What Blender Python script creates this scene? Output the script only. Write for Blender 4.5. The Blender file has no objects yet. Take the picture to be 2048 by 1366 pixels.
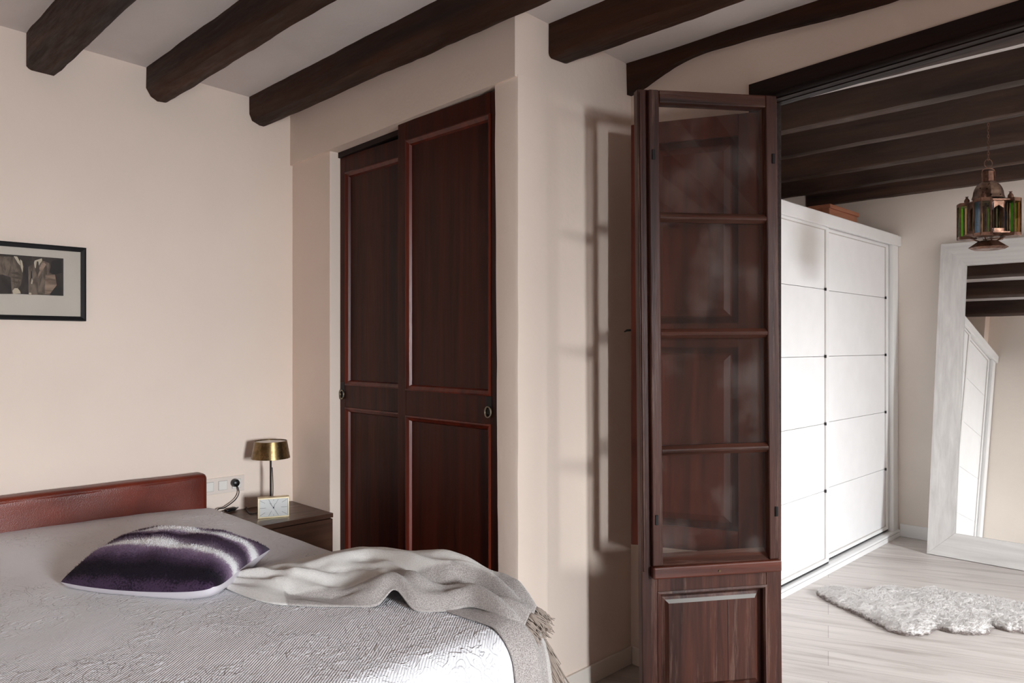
import bpy, bmesh, math, random
from mathutils import Vector, Matrix, noise
random.seed(7)
C = bpy.context.scene.collection
R = math.radians
SQ = math.sqrt(.5)
FP, CX, HY, EYE = 1490.0, 1024.0, 692.0, 1.41      # camera constants of the surveyed room

# ------------------------------------------------------------------ survey helpers
def ray(x, y):
    dx = (x-CX)/FP
    return ((1+dx)*SQ, (1-dx)*SQ, (HY-y)/FP)
def on_x(x, y, X):
    d = ray(x, y); t = X/d[0]; return Vector((X, t*d[1], EYE+t*d[2]))
def on_y(x, y, Y):
    d = ray(x, y); t = Y/d[1]; return Vector((t*d[0], Y, EYE+t*d[2]))
def on_z(x, y, Z):
    d = ray(x, y); t = (Z-EYE)/d[2]; return Vector((t*d[0], t*d[1], Z))
def srgb(r, g, b):
    def f(c):
        c /= 255.0
        return c/12.92 if c <= .04045 else ((c+.055)/1.055)**2.4
    return (f(r), f(g), f(b), 1)

# ------------------------------------------------------------------ materials
def newmat(name):
    m = bpy.data.materials.new(name); m.use_nodes = True
    nt = m.node_tree
    b = nt.nodes['Principled BSDF']
    return m, nt, b
def N(nt, t, **kw):
    n = nt.nodes.new('ShaderNode'+t)
    for k, v in kw.items():
        if k in n.inputs.keys(): n.inputs[k].default_value = v
        else: setattr(n, k, v)
    return n
def L(nt, a, b): nt.links.new(a, b)
def coords(nt, scale=(1, 1, 1), rot=(0, 0, 0), loc=(0, 0, 0)):
    tc = N(nt, 'TexCoord'); mp = N(nt, 'Mapping')
    mp.inputs['Scale'].default_value = scale; mp.inputs['Rotation'].default_value = rot; mp.inputs['Location'].default_value = loc
    L(nt, tc.outputs['Object'], mp.inputs['Vector'])
    return mp.outputs['Vector']
def rcoords(nt, scale, rot):
    a = coords(nt, rot=(0, 0, rot)); mp = N(nt, 'Mapping'); mp.inputs['Scale'].default_value = scale
    L(nt, a, mp.inputs['Vector']); return mp.outputs['Vector']
def ramp(nt, fac, stops, interp='LINEAR'):
    r = N(nt, 'ValToRGB'); r.color_ramp.interpolation = interp
    e = r.color_ramp.elements
    while len(e) > 1: e.remove(e[-1])
    e[0].position = stops[0][0]; e[0].color = stops[0][1]
    for p, c in stops[1:]:
        x = e.new(p); x.color = c
    L(nt, fac, r.inputs['Fac'])
    return r.outputs['Color']
def bump(nt, b, h, strength, dist=.01):
    n = N(nt, 'Bump', Strength=strength, Distance=dist)
    L(nt, h, n.inputs['Height']); L(nt, n.outputs['Normal'], b.inputs['Normal'])
def mth(nt, op, a, b=None):
    n = N(nt, 'Math', operation=op)
    for i, v in enumerate((a, b)):
        if v is None: continue
        if isinstance(v, (int, float)): n.inputs[i].default_value = v
        else: L(nt, v, n.inputs[i])
    return n.outputs[0]
def plain(name, col, rough=.5, metal=0, spec=.5, var=.02):
    m, nt, b = newmat(name)
    b.inputs['Roughness'].default_value = rough; b.inputs['Metallic'].default_value = metal
    b.inputs['Specular IOR Level'].default_value = spec
    n = N(nt, 'TexNoise', Scale=9.0, Detail=3.0)
    L(nt, coords(nt), n.inputs['Vector'])
    c2 = tuple(min(1, c*(1+var)) for c in col[:3])+(1,)
    c1 = tuple(c*(1-var) for c in col[:3])+(1,)
    L(nt, ramp(nt, n.outputs['Fac'], [(.3, c1), (.7, c2)]), b.inputs['Base Color'])
    return m
def plaster(name, col, bs=.25, rough=.85):
    m, nt, b = newmat(name)
    v = coords(nt)
    n = N(nt, 'TexNoise', Scale=1.3, Detail=5.0); L(nt, v, n.inputs['Vector'])
    c1 = tuple(c*.95 for c in col[:3])+(1,); c2 = tuple(min(1, c*1.03) for c in col[:3])+(1,)
    L(nt, ramp(nt, n.outputs['Fac'], [(.3, c1), (.7, c2)]), b.inputs['Base Color'])
    b.inputs['Roughness'].default_value = rough; b.inputs['Specular IOR Level'].default_value = .25
    f = N(nt, 'TexNoise', Scale=7.0, Detail=6.0, Roughness=.6); L(nt, v, f.inputs['Vector'])
    bump(nt, b, f.outputs['Fac'], bs, .02)
    return m
def wood(name, c1, c2, axis='Z', scale=14, stretch=.07, rough=.45, bs=.3, worn=None, spec=.5, contrast=(.32, .7), rot=0):
    m, nt, b = newmat(name)
    s = [1.0, 1.0, 1.0]; s['XYZ'.index(axis)] = stretch
    v = coords(nt, tuple(s)) if not rot else rcoords(nt, tuple(s), rot)
    n = N(nt, 'TexNoise', Scale=float(scale), Detail=7.0, Roughness=.62, Distortion=.5); L(nt, v, n.inputs['Vector'])
    col = ramp(nt, n.outputs['Fac'], [(contrast[0], c1), (contrast[1], c2)])
    f = N(nt, 'TexNoise', Scale=scale*7.0, Detail=4.0, Roughness=.7); L(nt, v, f.inputs['Vector'])
    if worn:
        w = N(nt, 'TexNoise', Scale=scale*1.6, Detail=8.0, Roughness=.75); L(nt, v, w.inputs['Vector'])
        mk = ramp(nt, w.outputs['Fac'], [(worn[1], (0, 0, 0, 1)), (worn[2], (1, 1, 1, 1))])
        mx = N(nt, 'MixRGB'); mx.inputs['Color2'].default_value = worn[0]
        L(nt, mk, mx.inputs['Fac']); L(nt, col, mx.inputs['Color1']); col = mx.outputs['Color']
    L(nt, col, b.inputs['Base Color'])
    b.inputs['Specular IOR Level'].default_value = spec
    L(nt, ramp(nt, f.outputs['Fac'], [(.3, (rough*.8,)*3+(1,)), (.7, (min(1, rough*1.25),)*3+(1,))]), b.inputs['Roughness'])
    h = mth(nt, 'ADD', n.outputs['Fac'], mth(nt, 'MULTIPLY', f.outputs['Fac'], .5))
    bump(nt, b, h, bs, .004)
    return m
def planks(name, c1, c2, gap, rot, width=.14, length=1.3, rough=.4):
    m, nt, b = newmat(name)
    v = coords(nt, rot=(0, 0, rot))
    br = N(nt, 'TexBrick', offset=.37, Scale=1.0)
    br.inputs['Color1'].default_value = c1; br.inputs['Color2'].default_value = c2; br.inputs['Mortar'].default_value = gap
    br.inputs['Mortar Size'].default_value = .0014; br.inputs['Brick Width'].default_value = length; br.inputs['Row Height'].default_value = width
    br.inputs['Bias'].default_value = 0.0; br.inputs['Mortar Smooth'].default_value = .3
    L(nt, v, br.inputs['Vector'])
    mp = N(nt, 'Mapping'); mp.inputs['Scale'].default_value = (.9, 11, 1); L(nt, v, mp.inputs['Vector'])
    n = N(nt, 'TexNoise', Scale=1.7, Detail=8.0, Roughness=.65, Distortion=.8); L(nt, mp.outputs['Vector'], n.inputs['Vector'])
    g = ramp(nt, n.outputs['Fac'], [(.28, (.66, .63, .61, 1)), (.5, (.96, .96, .96, 1)), (.75, (1.08, 1.07, 1.06, 1))])
    mx = N(nt, 'MixRGB', blend_type='MULTIPLY'); mx.inputs['Fac'].default_value = 1
    L(nt, br.outputs['Color'], mx.inputs['Color1']); L(nt, g, mx.inputs['Color2'])
    L(nt, mx.outputs['Color'], b.inputs['Base Color'])
    b.inputs['Roughness'].default_value = rough
    bump(nt, b, n.outputs['Fac'], .08, .003)
    return m

M = {}
M['wall'] = plaster('cream_plaster', srgb(232, 214, 201))
M['wall_pale'] = plaster('pale_plaster', srgb(232, 223, 214))
M['ceil'] = plaster('ceiling_plaster', srgb(232, 225, 223), .3)
M['white_paint'] = plain('white_lacquer', srgb(236, 236, 236), .35)
M['white_panel'] = plain('white_panel', srgb(241, 241, 242), .28)
M['base'] = plain('baseboard_paint', srgb(226, 216, 206), .45)
M['beam'] = wood('hewn_beam_wood', srgb(23, 11, 5), srgb(68, 35, 17), 'Y', 9, .09, .62, .6, spec=.3)
M['beam_b'] = wood('dressing_room_beam_wood', srgb(30, 20, 15), srgb(78, 56, 46), 'Y', 9, .09, .6, .6, spec=.35)
M['beam2'] = wood('lintel_wood', srgb(16, 7, 5), srgb(38, 20, 14), 'Y', 9, .09, .6, .5, spec=.3)
M['closet'] = wood('mahogany_door', srgb(36, 11, 5), srgb(74, 26, 12), 'Z', 16, .05, .45, .12, spec=.2)
M['mould'] = wood('mahogany_moulding', srgb(60, 17, 8), srgb(108, 38, 18), 'Z', 20, .05, .34, .1, spec=.4)  # redder than the doors: light caught by the edges put into the colour
M['door'] = wood('weathered_door', srgb(44, 21, 15), srgb(90, 52, 41), 'Z', 22, .05, .45, .35, spec=.3, worn=(srgb(124, 96, 84), .53, .74))
M['door_h'] = wood('weathered_rail', srgb(46, 23, 16), srgb(92, 52, 38), 'X', 22, .05, .45, .35, spec=.3, worn=(srgb(132, 106, 96), .55, .8), rot=R(35.5))
M['door_sill'] = wood('door_sill_wood', srgb(66, 27, 16), srgb(108, 52, 35), 'X', 18, .06, .4, .25, rot=R(35.5))
M['shutter'] = wood('shutter_wood', srgb(58, 22, 14), srgb(104, 47, 32), 'Z', 16, .06, .4, .2, spec=.3)
M['night'] = wood('walnut', srgb(64, 40, 29), srgb(98, 66, 49), 'X', 16, .08, .38, .1)
M['floor1'] = planks('darkened_oak_floor', srgb(168, 158, 150), srgb(180, 171, 164), srgb(120, 110, 104), R(68), .17, 9.3, .42)  # same pale oak, darkened in colour to dim the bounced light
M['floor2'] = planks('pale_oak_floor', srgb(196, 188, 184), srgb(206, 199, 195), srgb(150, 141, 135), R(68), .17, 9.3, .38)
M['gasket'] = plain('pale_gasket', srgb(196, 191, 187), .6)
M['leather'] = None
M['metal_black'] = plain('black_metal', srgb(24, 21, 20), .4, .6)
M['plastic_black'] = plain('black_plastic', srgb(16, 15, 15), .35)
M['plastic_white'] = plain('white_plastic', srgb(226, 220, 214), .35)
M['line_grey'] = plain('grey_joint_line', srgb(120, 110, 104), .7)  # plain grey for the joint lines round the switch and outlet inserts
M['clock_face'] = plain('clock_face', srgb(226, 224, 222), .5)
M['clock_case'] = plain('brushed_gold', srgb(214, 196, 160), .35, .8)
M['frame_black'] = plain('black_frame', srgb(16, 14, 16), .35)
M['mat_board'] = plain('mat_board', srgb(206, 196, 184), .8)
M['whitewash'] = wood('whitewashed_wood', srgb(204, 202, 200), srgb(228, 227, 225), 'Z', 26, .05, .5, .2)
M['whitewash_h'] = wood('whitewashed_wood_rail', srgb(204, 202, 200), srgb(228, 227, 225), 'Y', 26, .05, .5, .2)
M['box_wood'] = wood('pine_box', srgb(150, 92, 66), srgb(186, 122, 92), 'X', 10, .1, .5, .1)

def mk_leather():
    m, nt, b = newmat('cognac_leather')
    v = coords(nt)
    n = N(nt, 'TexNoise', Scale=5.0, Detail=6.0); L(nt, v, n.inputs['Vector'])
    L(nt, ramp(nt, n.outputs['Fac'], [(.3, srgb(76, 20, 7)), (.7, srgb(114, 39, 16))]), b.inputs['Base Color'])
    b.inputs['Roughness'].default_value = .4
    f = N(nt, 'TexVoronoi', Scale=260.0); L(nt, v, f.inputs['Vector'])
    bump(nt, b, mth(nt, 'ADD', mth(nt, 'MULTIPLY', f.outputs['Distance'], .15), n.outputs['Fac']), .25, .012)
    return m
M['leather'] = mk_leather()

def mk_brass(name, c1, c2, rough, metal=1.0):
    m, nt, b = newmat(name)
    n = N(nt, 'TexNoise', Scale=24.0, Detail=6.0, Roughness=.7); L(nt, coords(nt), n.inputs['Vector'])
    L(nt, ramp(nt, n.outputs['Fac'], [(.35, c1), (.65, c2)]), b.inputs['Base Color'])
    b.inputs['Metallic'].default_value = metal
    L(nt, ramp(nt, n.outputs['Fac'], [(.3, (rough*1.3,)*3+(1,)), (.7, (rough*.7,)*3+(1,))]), b.inputs['Roughness'])
    bump(nt, b, n.outputs['Fac'], .2, .003)
    return m
M['brass'] = mk_brass('aged_brass', srgb(98, 80, 52), srgb(144, 121, 86), .3)
M['ring'] = mk_brass('dull_ring_metal', srgb(120, 112, 96), srgb(180, 170, 150), .35)
M['lantern'] = mk_brass('aged_copper', srgb(72, 46, 36), srgb(134, 100, 82), .4, .75)

def mk_glass(name, tint, dusty):
    m, nt, b = newmat(name)
    out = nt.nodes['Material Output']; nt.nodes.remove(b)
    tr = N(nt, 'BsdfTransparent'); tr.inputs['Color'].default_value = tint
    gl = N(nt, 'BsdfGlossy', Roughness=.02)
    lw = N(nt, 'LayerWeight', Blend=.35)
    fac = mth(nt, 'ADD', mth(nt, 'MULTIPLY', lw.outputs['Fresnel'], .28), .008)
    a = N(nt, 'MixShader'); L(nt, fac, a.inputs['Fac']); L(nt, tr.outputs[0], a.inputs[1]); L(nt, gl.outputs[0], a.inputs[2])
    s = a.outputs[0]
    if dusty:
        v = coords(nt)
        sp = N(nt, 'TexVoronoi', Scale=110.0); L(nt, v, sp.inputs['Vector'])
        n = N(nt, 'TexNoise', Scale=5.0, Detail=6.0); L(nt, v, n.inputs['Vector'])
        dots = ramp(nt, sp.outputs['Distance'], [(.05, (1, 1, 1, 1)), (.10, (0, 0, 0, 1))])
        k = ramp(nt, n.outputs['Fac'], [(.5, (0, 0, 0, 1)), (.72, (1, 1, 1, 1))])
        cs_ = N(nt, 'SeparateXYZ'); L(nt, sp.outputs['Color'], cs_.inputs['Vector'])
        dots = mth(nt, 'MULTIPLY', dots, mth(nt, 'GREATER_THAN', cs_.outputs['X'], .88))
        f = mth(nt, 'ADD', mth(nt, 'MULTIPLY', mth(nt, 'MULTIPLY', dots, k), .35), mth(nt, 'MULTIPLY', k, .05))
        f = mth(nt, 'ADD', f, .012)
        df = N(nt, 'BsdfDiffuse'); df.inputs['Color'].default_value = (.75, .68, .64, 1)
        c = N(nt, 'MixShader'); L(nt, f, c.inputs['Fac']); L(nt, s, c.inputs[1]); L(nt, df.outputs[0], c.inputs[2]); s = c.outputs[0]
    L(nt, s, out.inputs['Surface'])
    return m
M['glass'] = mk_glass('dusty_window_glass', (.97, .96, .95, 1), True)
M['glass_clear'] = mk_glass('clear_glass', (.98, .98, .98, 1), False)
M['g_green'] = mk_glass('green_glass', srgb(170, 235, 110), False)
M['g_blue'] = mk_glass('blue_glass', srgb(190, 208, 225), False)
M['g_amber'] = mk_glass('amber_glass', srgb(240, 220, 180), False)
def mk_mirror():
    m, nt, b = newmat('mirror_silver')
    b.inputs['Metallic'].default_value = 1; b.inputs['Roughness'].default_value = .01
    b.inputs['Base Color'].default_value = (.93, .93, .92, 1)
    return m
M['mirror'] = mk_mirror()

def mk_spread():
    m, nt, b = newmat('matelasse_cotton')
    v = coords(nt)
    b.inputs['Base Color'].default_value = srgb(229, 227, 230)
    b.inputs['Roughness'].default_value = .8; b.inputs['Specular IOR Level'].default_value = .2
    b.inputs['Sheen Weight'].default_value = .15
    w = N(nt, 'TexWave', wave_type='BANDS', bands_direction='X', Scale=46.0, Distortion=.6); w.inputs['Detail'].default_value = 1
    L(nt, coords(nt, rot=(0, 0, R(50))), w.inputs['Vector'])
    d = N(nt, 'TexNoise', Scale=11.0, Detail=2.0); L(nt, v, d.inputs['Vector'])
    ms = N(nt, 'MixRGB'); ms.inputs['Fac'].default_value = .11
    L(nt, v, ms.inputs['Color1']); L(nt, d.outputs['Color'], ms.inputs['Color2'])
    vo = N(nt, 'TexVoronoi', Scale=8.5); L(nt, ms.outputs['Color'], vo.inputs['Vector'])
    ring = ramp(nt, mth(nt, 'SINE', mth(nt, 'MULTIPLY', vo.outputs['Distance'], 26.0)), [(.55, (0, 0, 0, 1)), (.85, (1, 1, 1, 1))])
    n2 = N(nt, 'TexNoise', Scale=12.0, Detail=1.5, Distortion=1.6); L(nt, v, n2.inputs['Vector'])
    con = mth(nt, 'ABSOLUTE', mth(nt, 'SINE', mth(nt, 'MULTIPLY', n2.outputs['Fac'], 26.0)))
    lines = ramp(nt, con, [(.0, (1, 1, 1, 1)), (.30, (0, 0, 0, 1))])
    n3 = N(nt, 'TexNoise', Scale=3.6, Detail=1.0); L(nt, coords(nt, loc=(4, 2, 0)), n3.inputs['Vector'])
    msk = ramp(nt, n3.outputs['Fac'], [(.40, (0, 0, 0, 1)), (.5, (1, 1, 1, 1))])
    pat = mth(nt, 'MULTIPLY', mth(nt, 'MAXIMUM', mth(nt, 'MULTIPLY', ring, .8), lines), mth(nt, 'ADD', mth(nt, 'MULTIPLY', msk, .9), .1))
    big = N(nt, 'TexNoise', Scale=4.0, Detail=2.0); L(nt, v, big.inputs['Vector'])
    h = mth(nt, 'ADD', mth(nt, 'MULTIPLY', w.outputs['Fac'], .20), pat)
    h = mth(nt, 'ADD', h, mth(nt, 'MULTIPLY', big.outputs['Fac'], .5))
    bump(nt, b, h, .6, .010)
    return m
M['spread'] = mk_spread()

def mk_throw():
    m, nt, b = newmat('woven_wool')
    at = N(nt, 'Attribute', attribute_name='weave')
    n = N(nt, 'TexNoise', Scale=420.0, Detail=2.0, Roughness=.8); L(nt, coords(nt), n.inputs['Vector'])
    n2 = N(nt, 'TexNoise', Scale=40.0, Detail=3.0); L(nt, coords(nt), n2.inputs['Vector'])
    cream = ramp(nt, n.outputs['Fac'], [(.3, srgb(204, 198, 193)), (.65, srgb(236, 232, 228))])
    grey = ramp(nt, n.outputs['Fac'], [(.36, srgb(122, 112, 108)), (.62, srgb(198, 190, 186))])
    mx = N(nt, 'MixRGB'); L(nt, at.outputs['Fac'], mx.inputs['Fac']); L(nt, cream, mx.inputs['Color1']); L(nt, grey, mx.inputs['Color2'])
    L(nt, mx.outputs['Color'], b.inputs['Base Color'])
    b.inputs['Roughness'].default_value = .95; b.inputs['Specular IOR Level'].default_value = .1
    b.inputs['Sheen Weight'].default_value = .3
    bump(nt, b, mth(nt, 'ADD', n.outputs['Fac'], n2.outputs['Fac']), .6, .004)
    return m
M['throw'] = mk_throw()
M['fringe'] = plain('wool_yarn', srgb(150, 136, 126), .95, 0, .1)

def mk_cushion():
    m, nt, b = newmat('striped_faux_fur')
    uv = N(nt, 'UVMap', uv_map='UVMap'); sx = N(nt, 'SeparateXYZ'); L(nt, uv.outputs['UV'], sx.inputs['Vector'])
    n = N(nt, 'TexNoise', Scale=170.0, Detail=4.0, Roughness=.8); L(nt, coords(nt), n.inputs['Vector'])
    n2 = N(nt, 'TexNoise', Scale=16.0, Detail=3.0); L(nt, coords(nt), n2.inputs['Vector'])
    f = mth(nt, 'ADD', sx.outputs['Y'], mth(nt, 'MULTIPLY', mth(nt, 'SUBTRACT', n.outputs['Fac'], .5), .17))
    f = mth(nt, 'ADD', f, mth(nt, 'MULTIPLY', mth(nt, 'SUBTRACT', n2.outputs['Fac'], .5), .07))
    W, P, D, K = srgb(242, 240, 242), srgb(150, 128, 152), srgb(66, 48, 70), srgb(26, 18, 30)
    col = ramp(nt, f, [(0.0, D), (.03, K), (.10, K), (.16, D), (.235, srgb(122, 100, 126)), (.28, P), (.315, W), (.375, W), (.43, srgb(128, 112, 130)),
                       (.50, D), (.58, srgb(60, 44, 62)), (.645, P), (.685, W), (.76, W), (.82, srgb(110, 90, 110)), (.89, D), (1.0, srgb(70, 66, 76))])
    L(nt, col, b.inputs['Base Color'])
    b.inputs['Roughness'].default_value = .9; b.inputs['Specular IOR Level'].default_value = .08; b.inputs['Sheen Weight'].default_value = .04
    bump(nt, b, n.outputs['Fac'], .7, .006)
    return m
M['fur'] = mk_cushion()
M['cushion_back'] = plain('lilac_grey_satin', srgb(190, 184, 190), .5)

def mk_rug(name, a, c):
    m, nt, b = newmat(name)
    v = coords(nt)
    n = N(nt, 'TexNoise', Scale=30.0, Detail=4.0); L(nt, v, n.inputs['Vector'])
    sp = N(nt, 'SeparateXYZ'); L(nt, v, sp.inputs['Vector'])
    hgt = mth(nt, 'ADD', mth(nt, 'MULTIPLY', sp.outputs['Z'], 22.0), mth(nt, 'MULTIPLY', mth(nt, 'SUBTRACT', n.outputs['Fac'], .5), .9))
    L(nt, ramp(nt, hgt, [(.2, a), (.5, c)]), b.inputs['Base Color'])
    b.inputs['Roughness'].default_value = .95; b.inputs['Specular IOR Level'].default_value = .1
    bump(nt, b, n.outputs['Fac'], .8, .02)
    return m
M['rug'] = mk_rug('pale_fur', srgb(128, 118, 114), srgb(226, 223, 221))

def mk_holes():
    m, nt, b = newmat('pierced_copper')
    out = nt.nodes['Material Output']
    n = N(nt, 'TexNoise', Scale=24.0, Detail=5.0); L(nt, coords(nt), n.inputs['Vector'])
    L(nt, ramp(nt, n.outputs['Fac'], [(.35, srgb(70, 48, 38)), (.65, srgb(128, 104, 88))]), b.inputs['Base Color'])
    b.inputs['Metallic'].default_value = .75; b.inputs['Roughness'].default_value = .42
    v = N(nt, 'TexVoronoi', Scale=48.0); L(nt, coords(nt), v.inputs['Vector'])
    k = ramp(nt, v.outputs['Distance'], [(.17, (1, 1, 1, 1)), (.2, (0, 0, 0, 1))])
    tr = N(nt, 'BsdfTransparent'); mx = N(nt, 'MixShader')
    L(nt, k, mx.inputs['Fac']); L(nt, b.outputs[0], mx.inputs[1]); L(nt, tr.outputs[0], mx.inputs[2])
    L(nt, mx.outputs[0], out.inputs['Surface'])
    return m
M['pierced'] = mk_holes()

# ------------------------------------------------------------------ mesh helpers
def box(bm, x0, x1, y0, y1, z0, z1, mat=None, bev=0, seg=2, mi=0):
    vs = [bm.verts.new((x, y, z)) for x in (x0, x1) for y in (y0, y1) for z in (z0, z1)]
    fs = [bm.faces.new([vs[i] for i in q]) for q in ((0, 1, 3, 2), (4, 6, 7, 5), (0, 4, 5, 1), (2, 3, 7, 6), (0, 2, 6, 4), (1, 5, 7, 3))]
    for f in fs: f.material_index = mi
    if bev:
        es = list({e for f in fs for e in f.edges})
        r = bmesh.ops.bevel(bm, geom=es, offset=bev, segments=seg, profile=.5, affect='EDGES')
        vs = list({v for f in r['faces'] for v in f.verts} | {v for v in vs if v.is_valid})
        for f in r['faces']: f.material_index = mi
    if mat is not None:
        allv = set(vs)
        for v in vs:
            for f in v.link_faces: allv |= set(f.verts)
        for v in allv: v.co = mat @ v.co
    return vs
def prism(bm, pts, axis, a, b, mat=None, mi=0):
    """polygon (2D pts) extruded along axis from a to b"""
    def mk(p, h):
        return {'X': (h, p[0], p[1]), 'Y': (p[0], h, p[1]), 'Z': (p[0], p[1], h)}[axis]
    A = [bm.verts.new(mk(p, a)) for p in pts]; B = [bm.verts.new(mk(p, b)) for p in pts]
    fs = [bm.faces.new(A), bm.faces.new(B[::-1])]
    n = len(pts)
    for i in range(n): fs.append(bm.faces.new((A[i], B[i], B[(i+1) % n], A[(i+1) % n])))
    for f in fs: f.material_index = mi
    if mat is not None:
        for v in A+B: v.co = mat @ v.co
    return fs
def sweep_rect(bm, x0, x1, z0, z1, prof, mat=None, mi=0):
    """profile of (inset, y) swept round a rectangle in the XZ plane with mitred corners (closed profile)"""
    rings = []
    for ins, y in prof:
        rings.append([bm.verts.new(c) for c in ((x0+ins, y, z0+ins), (x1-ins, y, z0+ins), (x1-ins, y, z1-ins), (x0+ins, y, z1-ins))])
    n = len(prof)
    for i in range(n):
        a, b = rings[i], rings[(i+1) % n]
        for k in range(4):
            f = bm.faces.new((a[k], a[(k+1) % 4], b[(k+1) % 4], b[k])); f.material_index = mi
    if mat is not None:
        for r in rings:
            for v in r: v.co = mat @ v.co
def panel(bm, x0, x1, z0, z1, levels, mat=None, mi=0):
    """raised panel: successive (inset, y) loops then a cap"""
    rings = [[bm.verts.new(c) for c in ((x0+i, y, z0+i), (x1-i, y, z0+i), (x1-i, y, z1-i), (x0+i, y, z1-i))] for i, y in levels]
    for a, b in zip(rings, rings[1:]):
        for k in range(4): bm.faces.new((a[k], a[(k+1) % 4], b[(k+1) % 4], b[k])).material_index = mi
    bm.faces.new(rings[-1]).material_index = mi
    bm.faces.new(rings[0][::-1]).material_index = mi
    if mat is not None:
        for r in rings:
            for v in r: v.co = mat @ v.co
def lathe(bm, prof, cx=0, cy=0, seg=32, rot=0, closed=True, mi=0):
    rings = []
    for r, z in prof:
        rings.append([bm.verts.new((cx+r*math.cos(rot+2*math.pi*i/seg), cy+r*math.sin(rot+2*math.pi*i/seg), z)) for i in range(seg)])
    for a, b in zip(rings, rings[1:]):
        for i in range(seg): bm.faces.new((a[i], a[(i+1) % seg], b[(i+1) % seg], b[i])).material_index = mi
    if closed:
        if prof[0][0] > 1e-4: bm.faces.new(rings[0][::-1]).material_index = mi
        if prof[-1][0] > 1e-4: bm.faces.new(rings[-1]).material_index = mi
def tube(bm, pts, r, seg=8, cyclic=False, mi=0):
    pts = [Vector(p) for p in pts]; n = len(pts); rings = []
    up = None
    for i, p in enumerate(pts):
        a = pts[(i-1) % n] if (cyclic or i > 0) else p
        b = pts[(i+1) % n] if (cyclic or i < n-1) else p
        t = (b-a).normalized()
        if up is None or abs(t.dot(up)) > .95: up = Vector((0, 0, 1)) if abs(t.z) < .9 else Vector((1, 0, 0))
        u = t.cross(up).normalized(); w = u.cross(t).normalized(); up = w
        rr = r[i] if isinstance(r, (list, tuple)) else r
        rings.append([bm.verts.new(p+rr*(math.cos(2*math.pi*k/seg)*u+math.sin(2*math.pi*k/seg)*w)) for k in range(seg)])
    for i in range(n if cyclic else n-1):
        a, b = rings[i], rings[(i+1) % n]
        for k in range(seg): bm.faces.new((a[k], a[(k+1) % seg], b[(k+1) % seg], b[k])).material_index = mi
    if not cyclic:
        bm.faces.new(rings[0][::-1]).material_index = mi; bm.faces.new(rings[-1]).material_index = mi
def smooth_path(pts, n=10):
    pts = [Vector(p) for p in pts]; out = []
    for i in range(len(pts)-1):
        p0 = pts[max(i-1, 0)]; p1 = pts[i]; p2 = pts[i+1]; p3 = pts[min(i+2, len(pts)-1)]
        for k in range(n):
            t = k/n
            out.append(.5*((2*p1)+(p2-p0)*t+(2*p0-5*p1+4*p2-p3)*t*t+(3*p1-p0-3*p2+p3)*t**3))
    return out+[pts[-1]]
ORIG = {}
def obj(name, bm, mats, parent=None, smooth=False, label=None, kind=None, normals=True):
    if normals: bmesh.ops.recalc_face_normals(bm, faces=bm.faces)
    me = bpy.data.meshes.new(name); bm.to_mesh(me); bm.free()
    for m in (mats if isinstance(mats, (list, tuple)) else [mats]): me.materials.append(m)
    if smooth == 'auto':
        me.polygons.foreach_set('use_smooth', [True]*len(me.polygons))
        try: me.set_sharp_from_angle(angle=R(35))
        except Exception: pass
    elif smooth:
        me.polygons.foreach_set('use_smooth', [True]*len(me.polygons))
    o = bpy.data.objects.new(name, me); C.objects.link(o)
    if parent is not None:
        root = parent
        off = ORIG.get(parent.name, Vector((0, 0, 0)))
        o.parent = parent
        o.matrix_parent_inverse = Matrix.Translation(-off)
        ORIG[o.name] = Vector((0, 0, 0))
    if label: o['label'] = label
    if kind: o['kind'] = kind
    return o
def thing(name, label, cat, loc, group=None):
    o = bpy.data.objects.new(name, None); C.objects.link(o)
    o.empty_display_size = .1
    o.location = loc; ORIG[o.name] = Vector(loc)
    o['label'] = label; o['category'] = cat; o['kind'] = 'thing'
    if group: o['group'] = group
    return o
def tag(o, label, cat, group=None):
    o['label'] = label; o['category'] = cat; o['kind'] = 'thing'
    if group: o['group'] = group
    return o
def struct(name, bm, mat, smooth=False, parent=None):
    return obj(name, bm, mat, parent, smooth, kind='structure')
B = bmesh.new

# ------------------------------------------------------------------ the room shell
XB, YA, YC, XD, XD2 = 2.0, 3.671, 1.971, 2.72, 2.785
XE, YW = 5.945, 2.50
X0, Y0 = -2.4, -3.0
HC = 2.74
def ceil_z(x): return 2.737-.0385*(min(x, 2.72)-.6)

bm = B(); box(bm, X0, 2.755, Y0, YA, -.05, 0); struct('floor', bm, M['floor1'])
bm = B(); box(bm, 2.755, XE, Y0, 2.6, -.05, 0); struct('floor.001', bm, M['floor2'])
bm = B(); prism(bm, [(X0-.1, ceil_z(X0)), (XD+.03, ceil_z(XD)), (XD+.03, 3.0), (X0-.1, 3.0)], 'Y', Y0-.1, YA+.1); struct('ceiling', bm, M['ceil'])
bm = B(); box(bm, XD+.03, XE+.1, Y0-.1, 2.7, 2.657, 3.0); struct('ceiling.001', bm, M['ceil'])
bm = B(); box(bm, X0-.1, 2.9, YA, YA+.15, -.05, 2.95); struct('wall_left', bm, M['wall'])
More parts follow.
